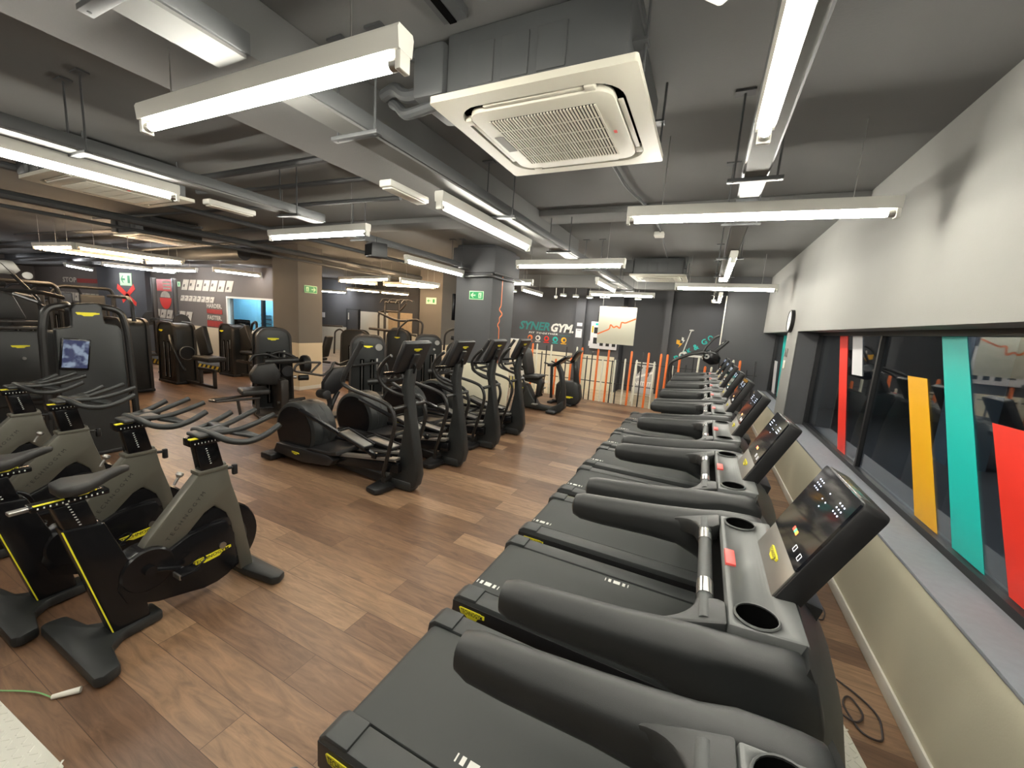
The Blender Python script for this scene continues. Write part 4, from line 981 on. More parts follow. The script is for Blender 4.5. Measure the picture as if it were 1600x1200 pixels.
MB('shell').prism([(.04, .5), (.02, .80), (-.02, 1.02), (.06, 1.05), (.12, .82), (.20, .45)], 'y', -.045, .045, .015).build('mast', t)
c = MB('gloss', 'screendark'); m_ = Matrix.Translation((-.02, 0, 1.02)) @ Matrix.Rotation(math.radians(28), 4, 'Y'); c.box(-.025, .025, -.19, .19, 0, .32, .012, mi=0, M4=m_).box(-.028, -.024, -.17, .17, .02, .30, mi=1, M4=m_); c.build('console', t)
MB('frame').tube([(-.02, -.06, 1.0), (-.12, -.22, 1.0), (-.30, -.24, 1.03)], .016, 8, .05).tube([(-.02, .06, 1.0), (-.12, .22, 1.0), (-.30, .24, 1.03)], .016, 8, .05).build('handlebar', t)
MB('black').box(-.5, -.38, -.25, .25, .008, .06, .02).box(-.45, -.1, -.05, .05, .02, .08, .01).box(-.1, .1, -.25, .25, .008, .05, .015).build('foot', t)
sd = MB('pad'); sd.prism([(-.62, .86), (-.62, .93), (-.40, .95), (-.34, .92), (-.40, .88)], 'y', -.10, .10, .02).prism([(-.52, .1), (-.46, .1), (-.50, .87), (-.56, .87)], 'y', -.03, .03, .01); sd.build('seat', t)
badge_part(t, (-.02, -.124, .20), (1, 0, 0), (0, 0, 1), .22, .06, False)

# ------------------------------------------------------------------ stair climber behind the last treadmill
t = thing('stair_climber', 'stair climber with long curved hand rail behind the last treadmill', 'stair climber', (-.05, 9.25, 0))
b = MB('shell'); b.prism([(-.60, .02), (-.60, .30), (-.10, .75), (.25, 1.05), (.42, 1.05), (.45, .02)], 'y', -.36, .36, .03); b.build('body', t)
for k in range(4):
    MB('rubber').box(-.58+.17*k, -.36+.17*k, -.28, .28, .30+.2*k, .34+.2*k, .008).build('step', t)
r = MB('frame')
for s_ in (-1, 1):
    r.tube([(-.56, s_*.36, .98), (-.56, s_*.37, 1.22), (-.42, s_*.38, 1.32), (-.20, s_*.38, 1.44), (.02, s_*.36, 1.50), (.10, s_*.34, 1.50)], .026, 8, .1)
    r.tube([(.08, s_*.32, 1.42), (.05, s_*.32, 1.55), (.20, s_*.25, 1.80), (.30, s_*.2, 1.86)], .022, 8, .08)
    r.tube([(-.56, s_*.36, 1.0), (-.45, s_*.36, .4)], .024, 8)
r.build('hand_rail', t, 60)
c = MB('gloss', 'steel'); c.prism([(.05, 1.34), (.06, 1.50), (.16, 1.56), (.30, 1.52), (.38, 1.42), (.36, 1.30), (.20, 1.26)], 'y', -.30, .30, .03, mi=0).lathe([(.02, -.31), (.05, -.31), (.05, -.30), (.02, -.30)], (.12, 0, 1.43), 'y', 20, mi=1); c.build('console_base', t)
m_ = Matrix.Translation((.24, 0, 1.50)) @ Matrix.Rotation(math.radians(40), 4, 'Y')
c = MB('black', 'screendark'); c.box(-.03, .03, -.25, .25, 0, .36, .015, mi=0, M4=m_).box(-.033, -.029, -.23, .23, .02, .34, mi=1, M4=m_); c.build('console', t)
# ------------------------------------------------------------------ strength machines
GS = 'black weight stack machines'
def arch_poly(w, h, r, taper=.0):
    hw = w/2
    return [(-hw, .02)] + [(-hw+taper, h-r)] + arc(-hw+taper+r, h-r, r, 180, 90, 6)[1:] + arc(hw-taper-r, h-r, r, 90, 0, 6)[:-1] + [(hw-taper, h-r), (hw, .02)]
def tower(t, w=.56, d=.34, h=1.48, y=0, slots=True, logo=.16, lx=0.0, lz=None):
    MB('shell').prism(arch_poly(w-.05, h-.03, .16, .03), 'y', y-d/2+.02, y+d/2-.02, .012).build('weight_tower', t)
    p = [Vector((a, 0, b)) for a, b in arch_poly(w, h, .19, .03)]
    e = MB('umber')
    e.loft([[v + Vector((0, y-d/2, 0)) for v in p], [v + Vector((0, y-d/2+.05, 0)) for v in p]], cap=False)
    q = [Vector((a, 0, b)) for a, b in arch_poly(w-.07, h-.035, .16, .03)]
    n = len(p)
    for k in range(n-1):
        e.quad([p[k]+Vector((0, y-d/2, 0)), q[k]+Vector((0, y-d/2, 0)), q[k+1]+Vector((0, y-d/2, 0)), p[k+1]+Vector((0, y-d/2, 0))])
        e.quad([p[k]+Vector((0, y+d/2, 0)), q[k]+Vector((0, y+d/2, 0)), q[k+1]+Vector((0, y+d/2, 0)), p[k+1]+Vector((0, y+d/2, 0))])
        e.quad([p[k]+Vector((0, y+d/2-.05, 0)), p[k]+Vector((0, y+d/2, 0)), p[k+1]+Vector((0, y+d/2, 0)), p[k+1]+Vector((0, y+d/2-.05, 0))])
    e.build('edge_frame', t)
    if slots:
        s = MB('dark', 'steel')
        for sx in (-.10, .07): s.box(sx-.035, sx+.035, y-d/2+.012, y-d/2+.022, .12, h-.42, .003, mi=0).cyl((sx, y-d/2+.01, .14), (sx, y-d/2+.01, h-.44), .007, seg=8, mi=1)
        s.box(.135, .165, y-d/2+.005, y-d/2+.022, h-.62, h-.40, .006, mi=1)
        s.build('weight_stack', t)
    if logo: badge_part(t, (lx, y-d/2+.014, (lz or h-.20)), (1, 0, 0), (0, 0, 1), logo, logo*.33, False)
    MB('black').box(-w/2, w/2, y-d/2-.02, y+d/2+.02, .006, .06, .015).build('base', t)
def pad(t, nm, x0, x1, y0, y1, z0, z1, M4=None):
    MB('pad').box(x0, x1, y0, y1, z0, z1, .03, 3, M4=M4).build(nm, t)
def seat_unit(t, sx, sy, face=1, sz=.52, back=True):
    """frame leg, seat and backrest; face = +1 backrest on the +x side"""
    f = MB('umber'); f.tube([(sx-.42*face, sy, .06), (sx+.40*face, sy, .06), (sx+.40*face, sy, .40)], .028, 8, .04).tube([(sx, sy, .06), (sx, sy, sz-.02)], .035, 8).box(sx+.32*face-.05, sx+.32*face+.05, sy-.25, sy+.25, .006, .05, .01)
    f.build('frame', t)
    pad(t, 'seat', sx-.21, sx+.21, sy-.18, sy+.18, sz, sz+.075)
    if back:
        m_ = Matrix.Translation((sx+.22*face, sy, sz+.10)) @ Matrix.Rotation(math.radians(14*face), 4, 'Y')
        pad(t, 'backrest', -.04, .04, -.15, .15, 0, .55, M4=m_)
# machine with the tablet on its shield, facing the bikes
t = thing('strength_machine', 'large strength machine with a lit tablet fixed to its back shield, behind the bikes', 'strength machine', (-6.12, 1.93, 0), PI/2, GS)
s = MB('shell'); s.prism([(-.27, .02), (-.25, 1.45), (-.12, 1.47), (-.12, 1.66), (-.08, 1.72), (.09, 1.74), (.13, 1.70), (.14, 1.52), (.24, 1.50), (.29, 1.44), (.31, .02)], 'y', -.02, .06, .018, 3); s.build('back_shield', t)
s = MB('shell'); s.box(-.24, .26, .06, .55, .02, 1.40, .02); s.build('weight_tower', t)
fr = MB('frame')
for x0, x1 in ((-.34, -.36), (.33, .36)):
    sg = -1 if x0 < 0 else 1
    fr.tube([(x1*1.02, -.01, .03), (x0, -.01, 1.45), (x0*.88, .0, 1.66), (x0*.45, .02, 1.70), (x0*.25, .2, 1.70)], .034, 10, .14)
    fr.tube([(x1, .0, .04), (x1, .7, .04)], .03, 8)
fr.build('side_frame', t)
MB('black').box(-.38, .38, -.03, .75, .006, .05, .015).build('base', t)
tb = MB('gloss', 'screenblue'); m_ = Matrix.Translation((-.13, -.05, 1.18)) @ Matrix.Rotation(math.radians(7), 4, 'Y')
tb.box(-.115, .115, -.01, .01, -.17, .17, .012, mi=0, M4=m_).box(-.098, .098, -.013, -.009, -.145, .15, mi=1, M4=m_); tb.box(-.03, .03, .0, .04, -.05, .05, mi=0, M4=m_); tb.build('tablet', t)
badge_part(t, (.005, -.021, 1.61), (1, 0, 0), (0, 0, 1), .19, .055, False)
h = MB('frame', 'steel'); h.tube([(-.2, .5, 1.70), (-.3, .9, 1.78), (-.1, 1.15, 1.75)], .02, 8, .1, mi=0).tube([(.2, .3, 1.60), (.30, .45, 1.45), (.25, .6, 1.38)], .018, 8, .08, mi=1); h.build('lever_arm', t)
seat_unit(t, 0.0, 1.25, 1, .50)
# left edge machine
t = thing('strength_machine', 'strength machine at the left edge with a yellow badge on its low black shield', 'strength machine', (-8.35, 1.95, 0), PI/2, GS)
s = MB('shell'); s.prism([(-.55, .25), (-.55, 1.22), (-.50, 1.27), (.22, 1.27), (.26, 1.22), (.24, .25)], 'y', -.04, .05, .015).box(-.50, .20, .05, .5, .02, 1.22, .02); s.build('weight_tower', t)
MB('umber').box(-.55, .25, -.06, .06, 1.29, 1.33, .01).box(-.55, .22, -.05, .05, 1.38, 1.41, .008).build('top_rail', t)
badge_part(t, (.0, -.041, 1.06), (1, 0, 0), (0, 0, 1), .17, .05, False)
MB('steel').cyl((.02, -.06, .90), (.02, -.04, .90), .02, seg=14).build('pin', t)
pd = MB('pad'); pd.prism([(-.45, 1.42), (-.40, 1.76), (-.10, 1.80), (.02, 1.74), (.12, 1.42)], 'y', .05, .25, .03); pd.build('backrest', t)
fr = MB('frame')
fr.tube([(-.10, .3, 1.42), (-.12, .3, 1.9), (-.02, .3, 2.18), (.30, .3, 1.70), (.34, .3, 1.2)], .022, 8, .05).tube([(-.5, .2, 1.80), (.30, .2, 1.80), (.55, .3, 1.74)], .03, 8, .05).tube([(-.5, .25, 1.88), (.0, .25, 1.88)], .035, 8).tube([(.2, .2, 1.76), (.30, .2, 1.60), (.52, .22, 1.55)], .018, 8, .06)
fr.build('upper_frame', t)
pl = MB('steel'); pl.prism([(-.12, 2.02), (-.06, 2.20), (.10, 2.20), (.16, 2.08), (.10, 2.02)], 'y', .28, .29, .002); pl.cyl((.22, .28, 2.02), (.22, .30, 2.02), .05, seg=16); pl.build('pulley_plate', t)
MB('black').box(-.56, .30, -.05, .7, .006, .06, .02).build('base', t)
# towers in the middle distance
t = thing('strength_machine', 'weight machine with a high curved bar, half hidden behind the tablet machine', 'strength machine', (-10.1, 3.72, 0), 0, GS)
tower(t, .85, .42, 1.42, logo=.0)
fr = MB('frame'); fr.tube([(-1.2, .2, 1.80), (.20, .0, 1.80), (.32, .0, 1.68), (.34, .0, 1.36)], .03, 10, .14).tube([(-.75, .1, 1.80), (-.75, .1, 1.40)], .02, 8); fr.build('high_bar', t)
MB('umber').tube([(-.3, 0, 1.38), (-1.1, .3, 1.2), (-1.1, .3, .1)], .03, 8, .1).build('frame', t); pad(t, 'seat', .0, .38, -.62, -.28, .32, .40)
t = thing('strength_machine', 'weight machine with seat on its right, in front of the cross bar rack', 'strength machine', (-10.5, 4.72, 0), 0, GS)
tower(t, .74, .42, 1.34, logo=.17, lx=-.2)
f = MB('umber'); f.box(.30, 1.42, -.03, .03, .03, .09, .01).box(1.36, 1.42, -.03, .03, .03, .42, .01).box(.85, .91, -.03, .03, .03, .42, .01).box(.8, 1.45, -.03, .03, .38, .44, .01); f.build('frame', t)
pad(t, 'seat', .92, 1.52, -.18, .18, .60, .70)
pad(t, 'backrest', -.18, .18, -.05, .05, 0, .62, M4=Matrix.Translation((.95, .1, .68)) @ Matrix.Rotation(math.radians(-20), 4, 'Y'))
l = MB('frame', 'steel'); l.tube([(.2, -.22, 1.05), (.42, -.3, .95), (.55, -.3, .75), (.60, -.25, .55), (.70, -.2, .35)], .03, 8, .08, mi=0).lathe([(0, -.03), (.13, -.03), (.14, 0), (.13, .03), (0, .03)], (.62, -.12, .72), 'x', 24, mi=0).lathe([(.135, -.006), (.145, -.006), (.145, .006), (.135, .006)], (.655, -.12, .72), 'x', 24, mi=1); l.build('lever_arm', t)
t = thing('strength_machine', 'weight machine standing just left of the blue window', 'strength machine', (-10.75, 6.05, 0), 0, GS)
tower(t, .62, .40, 1.32, logo=.16, lx=-.18)
f = MB('umber'); f.box(.25, 1.18, -.03, .03, .03, .08, .01).box(1.1, 1.18, -.03, .03, .03, .45, .01).box(.4, 1.18, -.2, -.14, .40, .46, .01); f.build('frame', t)
pad(t, 'seat', .55, 1.35, -.2, .14, .62, .70)
pad(t, 'backrest', -.25, .25, -.06, .06, 0, .62, M4=Matrix.Translation((.55, .05, .66)) @ Matrix.Rotation(math.radians(-28), 4, 'Y'))
MB('frame').tube([(.30, .2, 1.0), (.45, .2, 1.35), (.60, .2, 1.42), (.66, .2, 1.1)], .03, 8, .06).build('lever_arm', t)
# machine in front of the taupe column
t = thing('strength_machine', 'weight machine with round counterweight in front of the taupe column', 'strength machine', (-6.95, 4.55, 0), math.radians(70), GS)
tower(t, .60, .36, 1.46, logo=.18, lx=-.02)
l = MB('frame', 'black', 'chrome')
l.tube([(-.42, -.36, .90), (-.36, -.34, 1.0), (-.18, -.36, 1.03), (.0, -.40, .95), (.20, -.45, .93)], .024, 8, .06, mi=0).tube([(-.2, -.3, .95), (.02, -.28, 1.06), (.22, -.30, 1.0), (.34, -.40, .9)], .024, 8, .08, mi=0)
l.cyl((-.22, -.42, .90), (.30, -.42, .92), .055, seg=16, mi=0).lathe([(0, -.06), (.15, -.06), (.165, -.03), (.165, .03), (.15, .06), (0, .06)], (.42, -.42, .84), 'x', 28, mi=1).lathe([(0, -.05), (.09, -.05), (.10, 0), (.09, .05), (0, .05)], (.10, -.50, .74), 'y', 20, mi=1)
l.cyl((.30, -.44, .60), (.46, -.44, .60), .05, seg=14, mi=1).cyl((.20, -.46, .62), (.26, -.46, .62), .03, seg=12, mi=2)
l.build('lever_arm', t, 50)
sb = MB('pad'); sb.prism([(-.42, .55), (-.46, .70), (-.36, .86), (-.10, .90), (.0, .70), (-.05, .50)], 'y', -.58, -.40, .04); sb.build('backrest', t)
pad(t, 'seat', -.62, -.22, -.80, -.42, .40, .49)
f = MB('umber', 'steel'); f.box(-.06, .06, -.75, -.18, .05, .62, .02, mi=0).box(-.40, -.34, -.6, -.54, .02, .40, .01, mi=0).tube([(-.95, -.75, .34), (-1.02, -.62, .34), (-.35, -.50, .36)], .022, 8, .04, mi=0).tube([(-.95, -.75, .34), (-.35, -.66, .33)], .022, 8, mi=0).tube([(-.66, -.68, .33), (-.62, -.65, .04)], .022, 8, mi=0).cyl((-.1, -.66, .22), (.34, -.64, .26), .032, seg=12, mi=0).cyl((.02, -.62, .30), (.02, -.62, .40), .014, seg=8, mi=1)
f.box(-.4, .4, -.8, -.2, .006, .05, .02, mi=0); f.build('frame', t)
# lever machine right of the column
t = thing('strength_machine', 'leg machine with an open handle frame and brown roller beside the column base', 'strength machine', (-5.72, 4.75, 0), math.radians(75), GS)
f = MB('umber', 'pad')
f.tube([(-.46, -.2, .99), (-.62, -.2, .96), (-.66, -.2, .86), (-.20, -.2, .76), (-.06, -.18, .86), (.0, -.15, .98), (.10, -.1, .92), (.5, .1, .99), (.78, .1, .98), (.80, .1, .80), (.66, .1, .76)], .02, 8, .05, mi=0).tube([(-.46, -.2, .99), (-.24, -.2, .98), (-.40, -.2, .82)], .018, 8, .02, mi=0)
f.build('handle_frame', t, 60)
b = MB('black'); b.prism([(-.16, .40), (-.16, .62), (.0, .86), (.30, .90), (.20, .55), (.05, .42)], 'y', -.14, .0, .03).tube([(-.08, -.1, .42), (-.04, -.1, .25), (-.10, -.1, .03)], .045, 8, .05).tube([(.12, -.05, .45), (.02, -.05, .25), (-.08, -.1, .03)], .04, 8).box(-.18, .6, -.2, .1, .006, .06, .02); b.build('frame', t)
r = MB('warmwall' if False else 'umber', 'pad'); r.cyl((-.20, -.34, .46), (-.20, -.06, .44), .075, seg=20, bev=.02, mi=1); r.build('roller_pad', t)
# the three towers behind the ellipticals
t = thing('strength_machine', 'tall weight tower behind the arm of the nearest elliptical', 'strength machine', (-5.45, 5.35, 0), math.radians(45), GS)
tower(t, .66, .40, 1.44, logo=.15)
l = MB('frame', 'steel'); l.cyl((.0, -.50, .66), (.48, -.50, .72), .055, seg=14, mi=0).tube([(-.30, -.3, .9), (.1, -.4, .98), (.3, -.5, 1.0), (.34, -.5, .8)], .022, 8, .06, mi=0).lathe([(0, 0), (.06, .0), (.06, .04), (0, .04)], (.18, -.22, 1.24), 'y', 18, mi=1).tube([(.25, -.24, .62), (.25, -.24, .1)], .01, 6, mi=1); l.build('lever_arm', t)
seat_unit(t, .05, -.52, -1, .40, False)
t = thing('strength_machine', 'weight tower right behind the console of the nearest elliptical', 'strength machine', (-5.35, 6.95, 0), math.radians(40), GS)
tower(t, .62, .38, 1.46, logo=.0)
l = MB('frame', 'steel'); l.cyl((.0, -.45, .72), (.46, -.45, .76), .05, seg=14, mi=0).lathe([(0, 0), (.05, .0), (.05, .03), (0, .03)], (.18, -.20, 1.30), 'y', 18, mi=1).tube([(.26, -.2, .7), (.26, -.2, .1)], .01, 6, mi=1).cyl((.12, -.2, 1.16), (.12, -.23, 1.16), .022, mi=1); l.build('lever_arm', t)
seat_unit(t, .05, -.7, -1, .45, False)
t = thing('strength_machine', 'weight machine with padded bar in front of the narrow taupe column', 'strength machine', (-5.15, 7.75, 0), math.radians(30), GS)
tower(t, .50, .34, 1.30, logo=.0)
l = MB('umber', 'pad', 'steel'); l.tube([(-.28, -.1, 1.1), (-.27, -.1, 1.50), (-.10, -.1, 1.60), (.45, -.1, 1.56), (.62, -.1, 1.52)], .026, 8, .1, mi=0).cyl((-.12, -.2, 1.40), (.24, -.2, 1.36), .045, seg=14, mi=1).tube([(.0, -.15, 1.48), (.4, -.15, 1.47)], .02, 8, mi=0).cyl((.38, -.16, 1.46), (.48, -.16, 1.50), .04, mi=2); l.build('lever_arm', t, 60)
# cable frame with pull-up handles
t = thing('cable_frame', 'tall cable frame with pull-up handles in front of the pale wall panels', 'cable machine', (-7.9, 8.6, 0), math.radians(10), GS)
f = MB('umber')
for x in (-.22, .22): f.tube([(x, 0, .05), (x, 0, 2.15)], .035, 8)
f.tube([(-.42, 0, .9), (-.42, 0, 1.82), (-.30, 0, 1.9), (.22, 0, 1.9), (.45, 0, 2.14)], .028, 8, .1).tube([(-.22, 0, 2.15), (.22, 0, 2.15)], .028, 8)
for z in (.4, .8, 1.35): f.tube([(-.22, 0, z), (.22, 0, z)], .025, 8)
f.box(-.5, .5, -.3, .3, .006, .06, .02).tube([(-.5, -.3, 1.40), (.5, -.35, 1.38), (.9, -.2, 1.30)], .035, 8, .1)
f.build('frame', t, 60)
h = MB('frame')
for x in (-.32, -.08, .16, .34): h.tube([(x, -.10, 2.12), (x, .0, 2.22), (x+.14, .05, 2.25), (x+.30, .0, 2.20)], .018, 8, .06)
h.build('pull_up_handle', t, 60)
p2 = MB('shell'); p2.prism(arch_poly(.46, 1.46, .16, .03), 'y', .2, .45, .02); p2.build('weight_tower', t)
t = thing('strength_machine', 'weight machine with brown cushioned top left of the cable frame', 'strength machine', (-8.35, 7.75, 0), math.radians(30), GS)
tower(t, .72, .36, 1.36, logo=.14, lx=.22)
MB('umber').tube([(-.52, -.1, .7), (-.50, -.1, 1.28), (-.38, -.1, 1.36), (-.28, -.1, 1.3), (-.3, -.1, .9)], .022, 8, .06).tube([(-.8, -.2, 1.42), (-.3, -.1, 1.42)], .02, 8).build('lever_arm', t, 60)
t = thing('strength_machine', 'weight machine with a long bent bar arm above a round shouldered tower', 'strength machine', (-7.0, 7.9, 0), math.radians(25), GS)
tower(t, .60, .36, 1.46, logo=.14, slots=False)
MB('umber').tube([(-.46, -.25, 1.86), (-.10, -.2, 1.70), (.12, -.15, 1.68), (.46, -.1, 1.74), (.62, -.1, 1.66), (.58, -.1, 1.22)], .028, 8, .1).tube([(.28, -.2, 1.72), (.05, -.2, 1.5), (.0, -.2, 1.3)], .022, 8, .08).build('lever_arm', t, 60)
# seated machine near the back notices
t = thing('strength_machine', 'seated press with dark backrest in front of the back room notices', 'strength machine', (-9.1, 6.75, 0), math.radians(20), GS)
seat_unit(t, .35, .0, 1, .55)
f = MB('frame', 'steel'); f.tube([(-.42, -.1, .55), (-.30, -.1, 1.15), (-.20, -.1, 1.26), (-.12, -.1, 1.1), (-.10, -.1, .8), (-.36, -.1, .74)], .024, 8, .06, mi=0).tube([(-.40, -.15, .92), (.10, -.2, .68)], .022, 8, mi=1).tube([(-.45, -.25, .60), (.9, -.3, .56)], .025, 8, mi=0).box(-.5, .8, -.3, .3, .006, .05, .02, mi=0).tube([(-.42, 0, .05), (-.42, -.1, .6)], .03, 8, mi=0); f.build('lever_arm', t, 60)
# rack, barbell, bench and hazard striped platform
t = thing('squat_rack', 'open squat rack in front of the red painted wall', 'rack', (-13.75, 5.95, .161))
f = MB('umber')
for x in (-.55, .55): f.box(x-.05, x+.05, -.05, .05, .02, 2.22, .006).box(x-.035, x+.035, -.3, .6, 0, .07, .006)
f.box(-.55, .55, .5, .56, 0, .07, .006)
f.build('frame', t)
j = MB('black')
for x in (-.55, .55): j.box(x-.04, x+.04, -.13, -.03, 1.0, 1.06, .008)
j.build('bar_rest', t)
t = thing('barbell', 'barbell with a long steel bar resting on the squat rack', 'barbell', (-13.55, 5.86, 1.241))
MB('steel').cyl((-1.1, 0, 0), (1.25, 0, 0), .015, seg=10).build('bar', t)
for x in (-.80, .80): MB('rubber').lathe([(0, -.03), (.19, -.03), (.20, 0), (.19, .03), (0, .03)], (x, 0, 0), 'x', 28).build('weight_plate', t)
t = thing('weight_bench', 'tilted dark bench seen between the two nearer weight machines', 'bench', (-11.6, 5.0, 0))
pad(t, 'backrest', -.28, .28, -.06, .06, 0, .60, M4=Matrix.Translation((0, .1, .62)) @ Matrix.Rotation(math.radians(-25), 4, 'X'))
MB('pad').prism([(-.30, 1.12), (-.34, 1.22), (-.22, 1.26), (.22, 1.26), (.34, 1.22), (.30, 1.12)], 'y', -.0, .1, .02).build('head_pad', t)
MB('black').box(-.25, .25, -.1, .9, .03, .08, .01).box(-.04, .04, .05, .12, .06, .7, .01).build('frame', t)
def platform(lab, x0, x1, y0, y1):
    t = thing('lifting_platform', lab, 'platform', (0, 0, 0), 0, 'rubber lifting platforms')
    MB('rubber').box(x0, x1, y0, y1, .001, .16, .01).build('base', t)
    e = MB('hazy', 'ink'); e.box(x0, x1, y0-.006, y0-.001, .03, .15, mi=0)
    x = x0+.05
    while x < x1-.2:
        e.prism([(x, .03), (x+.09, .03), (x+.19, .15), (x+.10, .15)], 'y', y0-.008, y0-.006, mi=1); x += .2
    e.build('hazard_stripe', t)
platform('low rubber platform with black and yellow edge behind the seat machine', -12.9, -11.1, 6.0, 6.9)
platform('low rubber platform with striped edge left of the taupe column', -10.1, -9.75, 6.6, 6.98)
platform('low rubber platform with striped edge under the squat rack', -15.3, -13.0, 5.6, 6.9)
# darker clutter of free weight area at the far left
for k, (x, y, l) in enumerate(((-10.9, 2.6, 'dark upright padded machine behind the left edge machine'), (-12.4, 3.9, 'distant padded machine left of the high curved bar'), (-16.4, 4.6, 'dark machine deep in the far left corner'), (-19.5, 4.9, 'farthest dark machine near the stop lettering'))):
    t = thing('strength_machine', l, 'strength machine', (x, y, 0), PI/2, GS)
    tower(t, .7, .5, 1.6, logo=.0)
    MB('frame').tube([(-.5, 0, .05), (-.5, 0, 1.8), (-.35, 0, 1.95), (.45, 0, 1.95), (.5, 0, 1.8), (.5, 0, .05)], .035, 8, .1).build('frame', t)
    pad(t, 'backrest', -.2, .2, -.45, -.36, 1.2, 1.8); pad(t, 'seat', -.22, .22, -.7, -.3, .55, .63)
    MB('umber').box(-.04, .04, -.5, -.2, .02, .55, .01).build('seat_post', t)
# ------------------------------------------------------------------ painted stencils on the far wall
WY = 6.992
def wall_item(nm, mb, lab, cat='wall lettering'): return tag(mb.build(nm), lab, cat)
def stencil(mb, x0, x1, z0, z1, n, gap=.3, seed=1):
    rnd = random.Random(seed); w_ = (x1-x0)/n; sk = (z1-z0)*.45
    for i in range(n):
        a = x0+i*w_; b = a+w_*(1-gap*.5)
        mb.prism([(a, z0), (b, z0), (b+sk, z1), (a+sk, z1)], 'y', WY-.004, WY, mi=0)
        c = rnd.uniform(.2, .6)
        mb.prism([(a+w_*.25, z0+(z1-z0)*c), (a+w_*.5, z0+(z1-z0)*c), (a+w_*.6, z0+(z1-z0)*(c+.25)), (a+w_*.38, z0+(z1-z0)*(c+.25))], 'y', WY-.006, WY-.004, mi=1)
m_ = MB('graf', 'grafwall'); stencil(m_, -15.1, -12.4, 2.13, 2.45, 7, seed=3); wall_item('wall_lettering', m_, 'top row of big slanted cream letters on the far wall')
m_ = MB('graf', 'grafwall'); stencil(m_, -15.2, -13.35, 1.79, 1.96, 8, seed=5); wall_item('wall_lettering', m_, 'middle row of small slanted cream letters on the far wall')
m_ = MB('graf', 'grafwall'); stencil(m_, -16.9, -14.6, 1.18, 1.46, 6, seed=9); wall_item('wall_lettering', m_, 'low row of big slanted cream letters behind the squat rack')
m_ = MB('graf', 'grafwall'); stencil(m_, -24.5, -20.8, 1.48, 1.80, 8, seed=11); wall_item('wall_lettering', m_, 'row of slanted letters below the word stop')
def text_item(body, x, z, w_, h_, m1, lab, y=WY, **k):
    mb = MB(m1); put_text(mb, body, (x, y, z), (1, 0, 0), (0, 0, 1), w_, h_, lift=.003, **k); return wall_item('wall_lettering', mb, lab)
text_item('STOP', -23.4, 2.30, 1.3, .20, 'graf', 'cream word stop high on the far left wall', bold=.03)
text_item('HARDER.', -13.35, 1.70, .78, .13, 'graf', 'cream word harder above a red bar left of the blue window', bold=.03)
text_item('FASTER.', -13.35, 1.35, .74, .13, 'graf', 'cream word faster above a red bar left of the blue window', bold=.03)
for k, (x0, x1, z0, z1, l) in enumerate(((-22.7, -20.6, 2.20, 2.36, 'dark red bar right of the word stop'), (-13.75, -12.95, 1.47, 1.60, 'dark red bar between the words harder and faster'), (-13.75, -12.95, 1.08, 1.26, 'dark red bar under the word faster'))):
    tag(MB('grafred').box(x0, x1, WY-.004, WY, z0, z1).build('painted_bar'), l, 'wall painting')
m_ = MB('s_red', 'graf'); m_.box(-16.9, -15.7, WY-.004, WY, 2.06, 2.44, mi=0); stencil(MB('graf', 'graf'), 0, 1, 0, 1, 1)
for i in range(3): m_.box(-16.2, -15.75, WY-.006, WY-.004, 2.12+.1*i, 2.17+.1*i, mi=1)
tag(m_.build('red_mural'), 'bright red painted panel behind the squat rack', 'wall painting')
m_ = MB('s_red', 'graf'); m_.prism([(-16.1+.36*math.cos(math.radians(a)), 1.84+.36*math.sin(math.radians(a))) for a in range(180, 361, 15)], 'y', WY-.004, WY, mi=0)
m_.prism([(-16.1+.3*math.cos(math.radians(a)), 1.86+.2*math.sin(math.radians(a))) for a in range(0, 181, 15)], 'y', WY-.004, WY, mi=1)
tag(m_.build('painted_emblem'), 'red and cream half round emblem painted behind the squat rack', 'wall painting')
m_ = MB('s_red'); 
for (a, b) in (((-18.96, 2.13), (-17.68, 1.55)), ((-17.74, 2.15), (-18.65, 1.62))):
    d = Vector((b[0]-a[0], b[1]-a[1], 0)).normalized(); n = Vector((-d.y, d.x, 0))*.10
    m_.prism([(a[0]+n.x, a[1]+n.y), (b[0]+n.x*.7, b[1]+n.y*.7), (b[0]-n.x*.7, b[1]-n.y*.7), (a[0]-n.x, a[1]-n.y)], 'y', 6.84, 6.845)
tag(m_.build('painted_cross'), 'red painted cross on the dark wall block', 'wall painting')

# ------------------------------------------------------------------ exit signs
def exit_sign(lab, loc, rz, w_=.32, flip=1, pale=False):
    t = thing('exit_sign', lab, 'exit sign', loc, rz, 'green emergency exit signs')
    h_ = w_*.5
    b = MB('exitlite', 'exit' if not pale else 'exitlite'); b.box(-w_/2, w_/2, -.006, 0, -h_/2, h_/2, .001, mi=0); b.box(-w_/2+.012, w_/2-.012, -.008, -.006, -h_/2+.012, h_/2-.012, mi=1); b.build('plate', t)
    a = MB('exitlite' if not pale else 'exit', 'exit'); s = w_
    P = [(-.40, 0), (-.24, .15), (-.18, .15), (-.27, .035), (-.05, .035), (-.05, -.035), (-.27, -.035), (-.18, -.15), (-.24, -.15)]
    a.prism([(flip*x*s, z*s) for x, z in P], 'y', -.0095, -.008, mi=0)
    a.build('arrow', t); a = MB('exitlite' if not pale else 'exit', 'exit')
    x0, x1 = sorted((flip*.16*s, flip*.36*s)); a.box(x0, x1, -.0095, -.008, -.15*s, .15*s, mi=0)
    cx = (x0+x1)/2; a.box(cx-.02*s, cx+.02*s, -.0105, -.0095, .05*s, .10*s, mi=1).box(cx-.03*s, cx+.015*s, -.0105, -.0095, -.05*s, .05*s, mi=1).box(cx-.06*s, cx-.03*s, -.0105, -.0095, -.12*s, -.03*s, mi=1).box(cx+.01*s, cx+.05*s, -.0105, -.0095, -.12*s, -.04*s, mi=1)
    a.build('door_symbol', t)
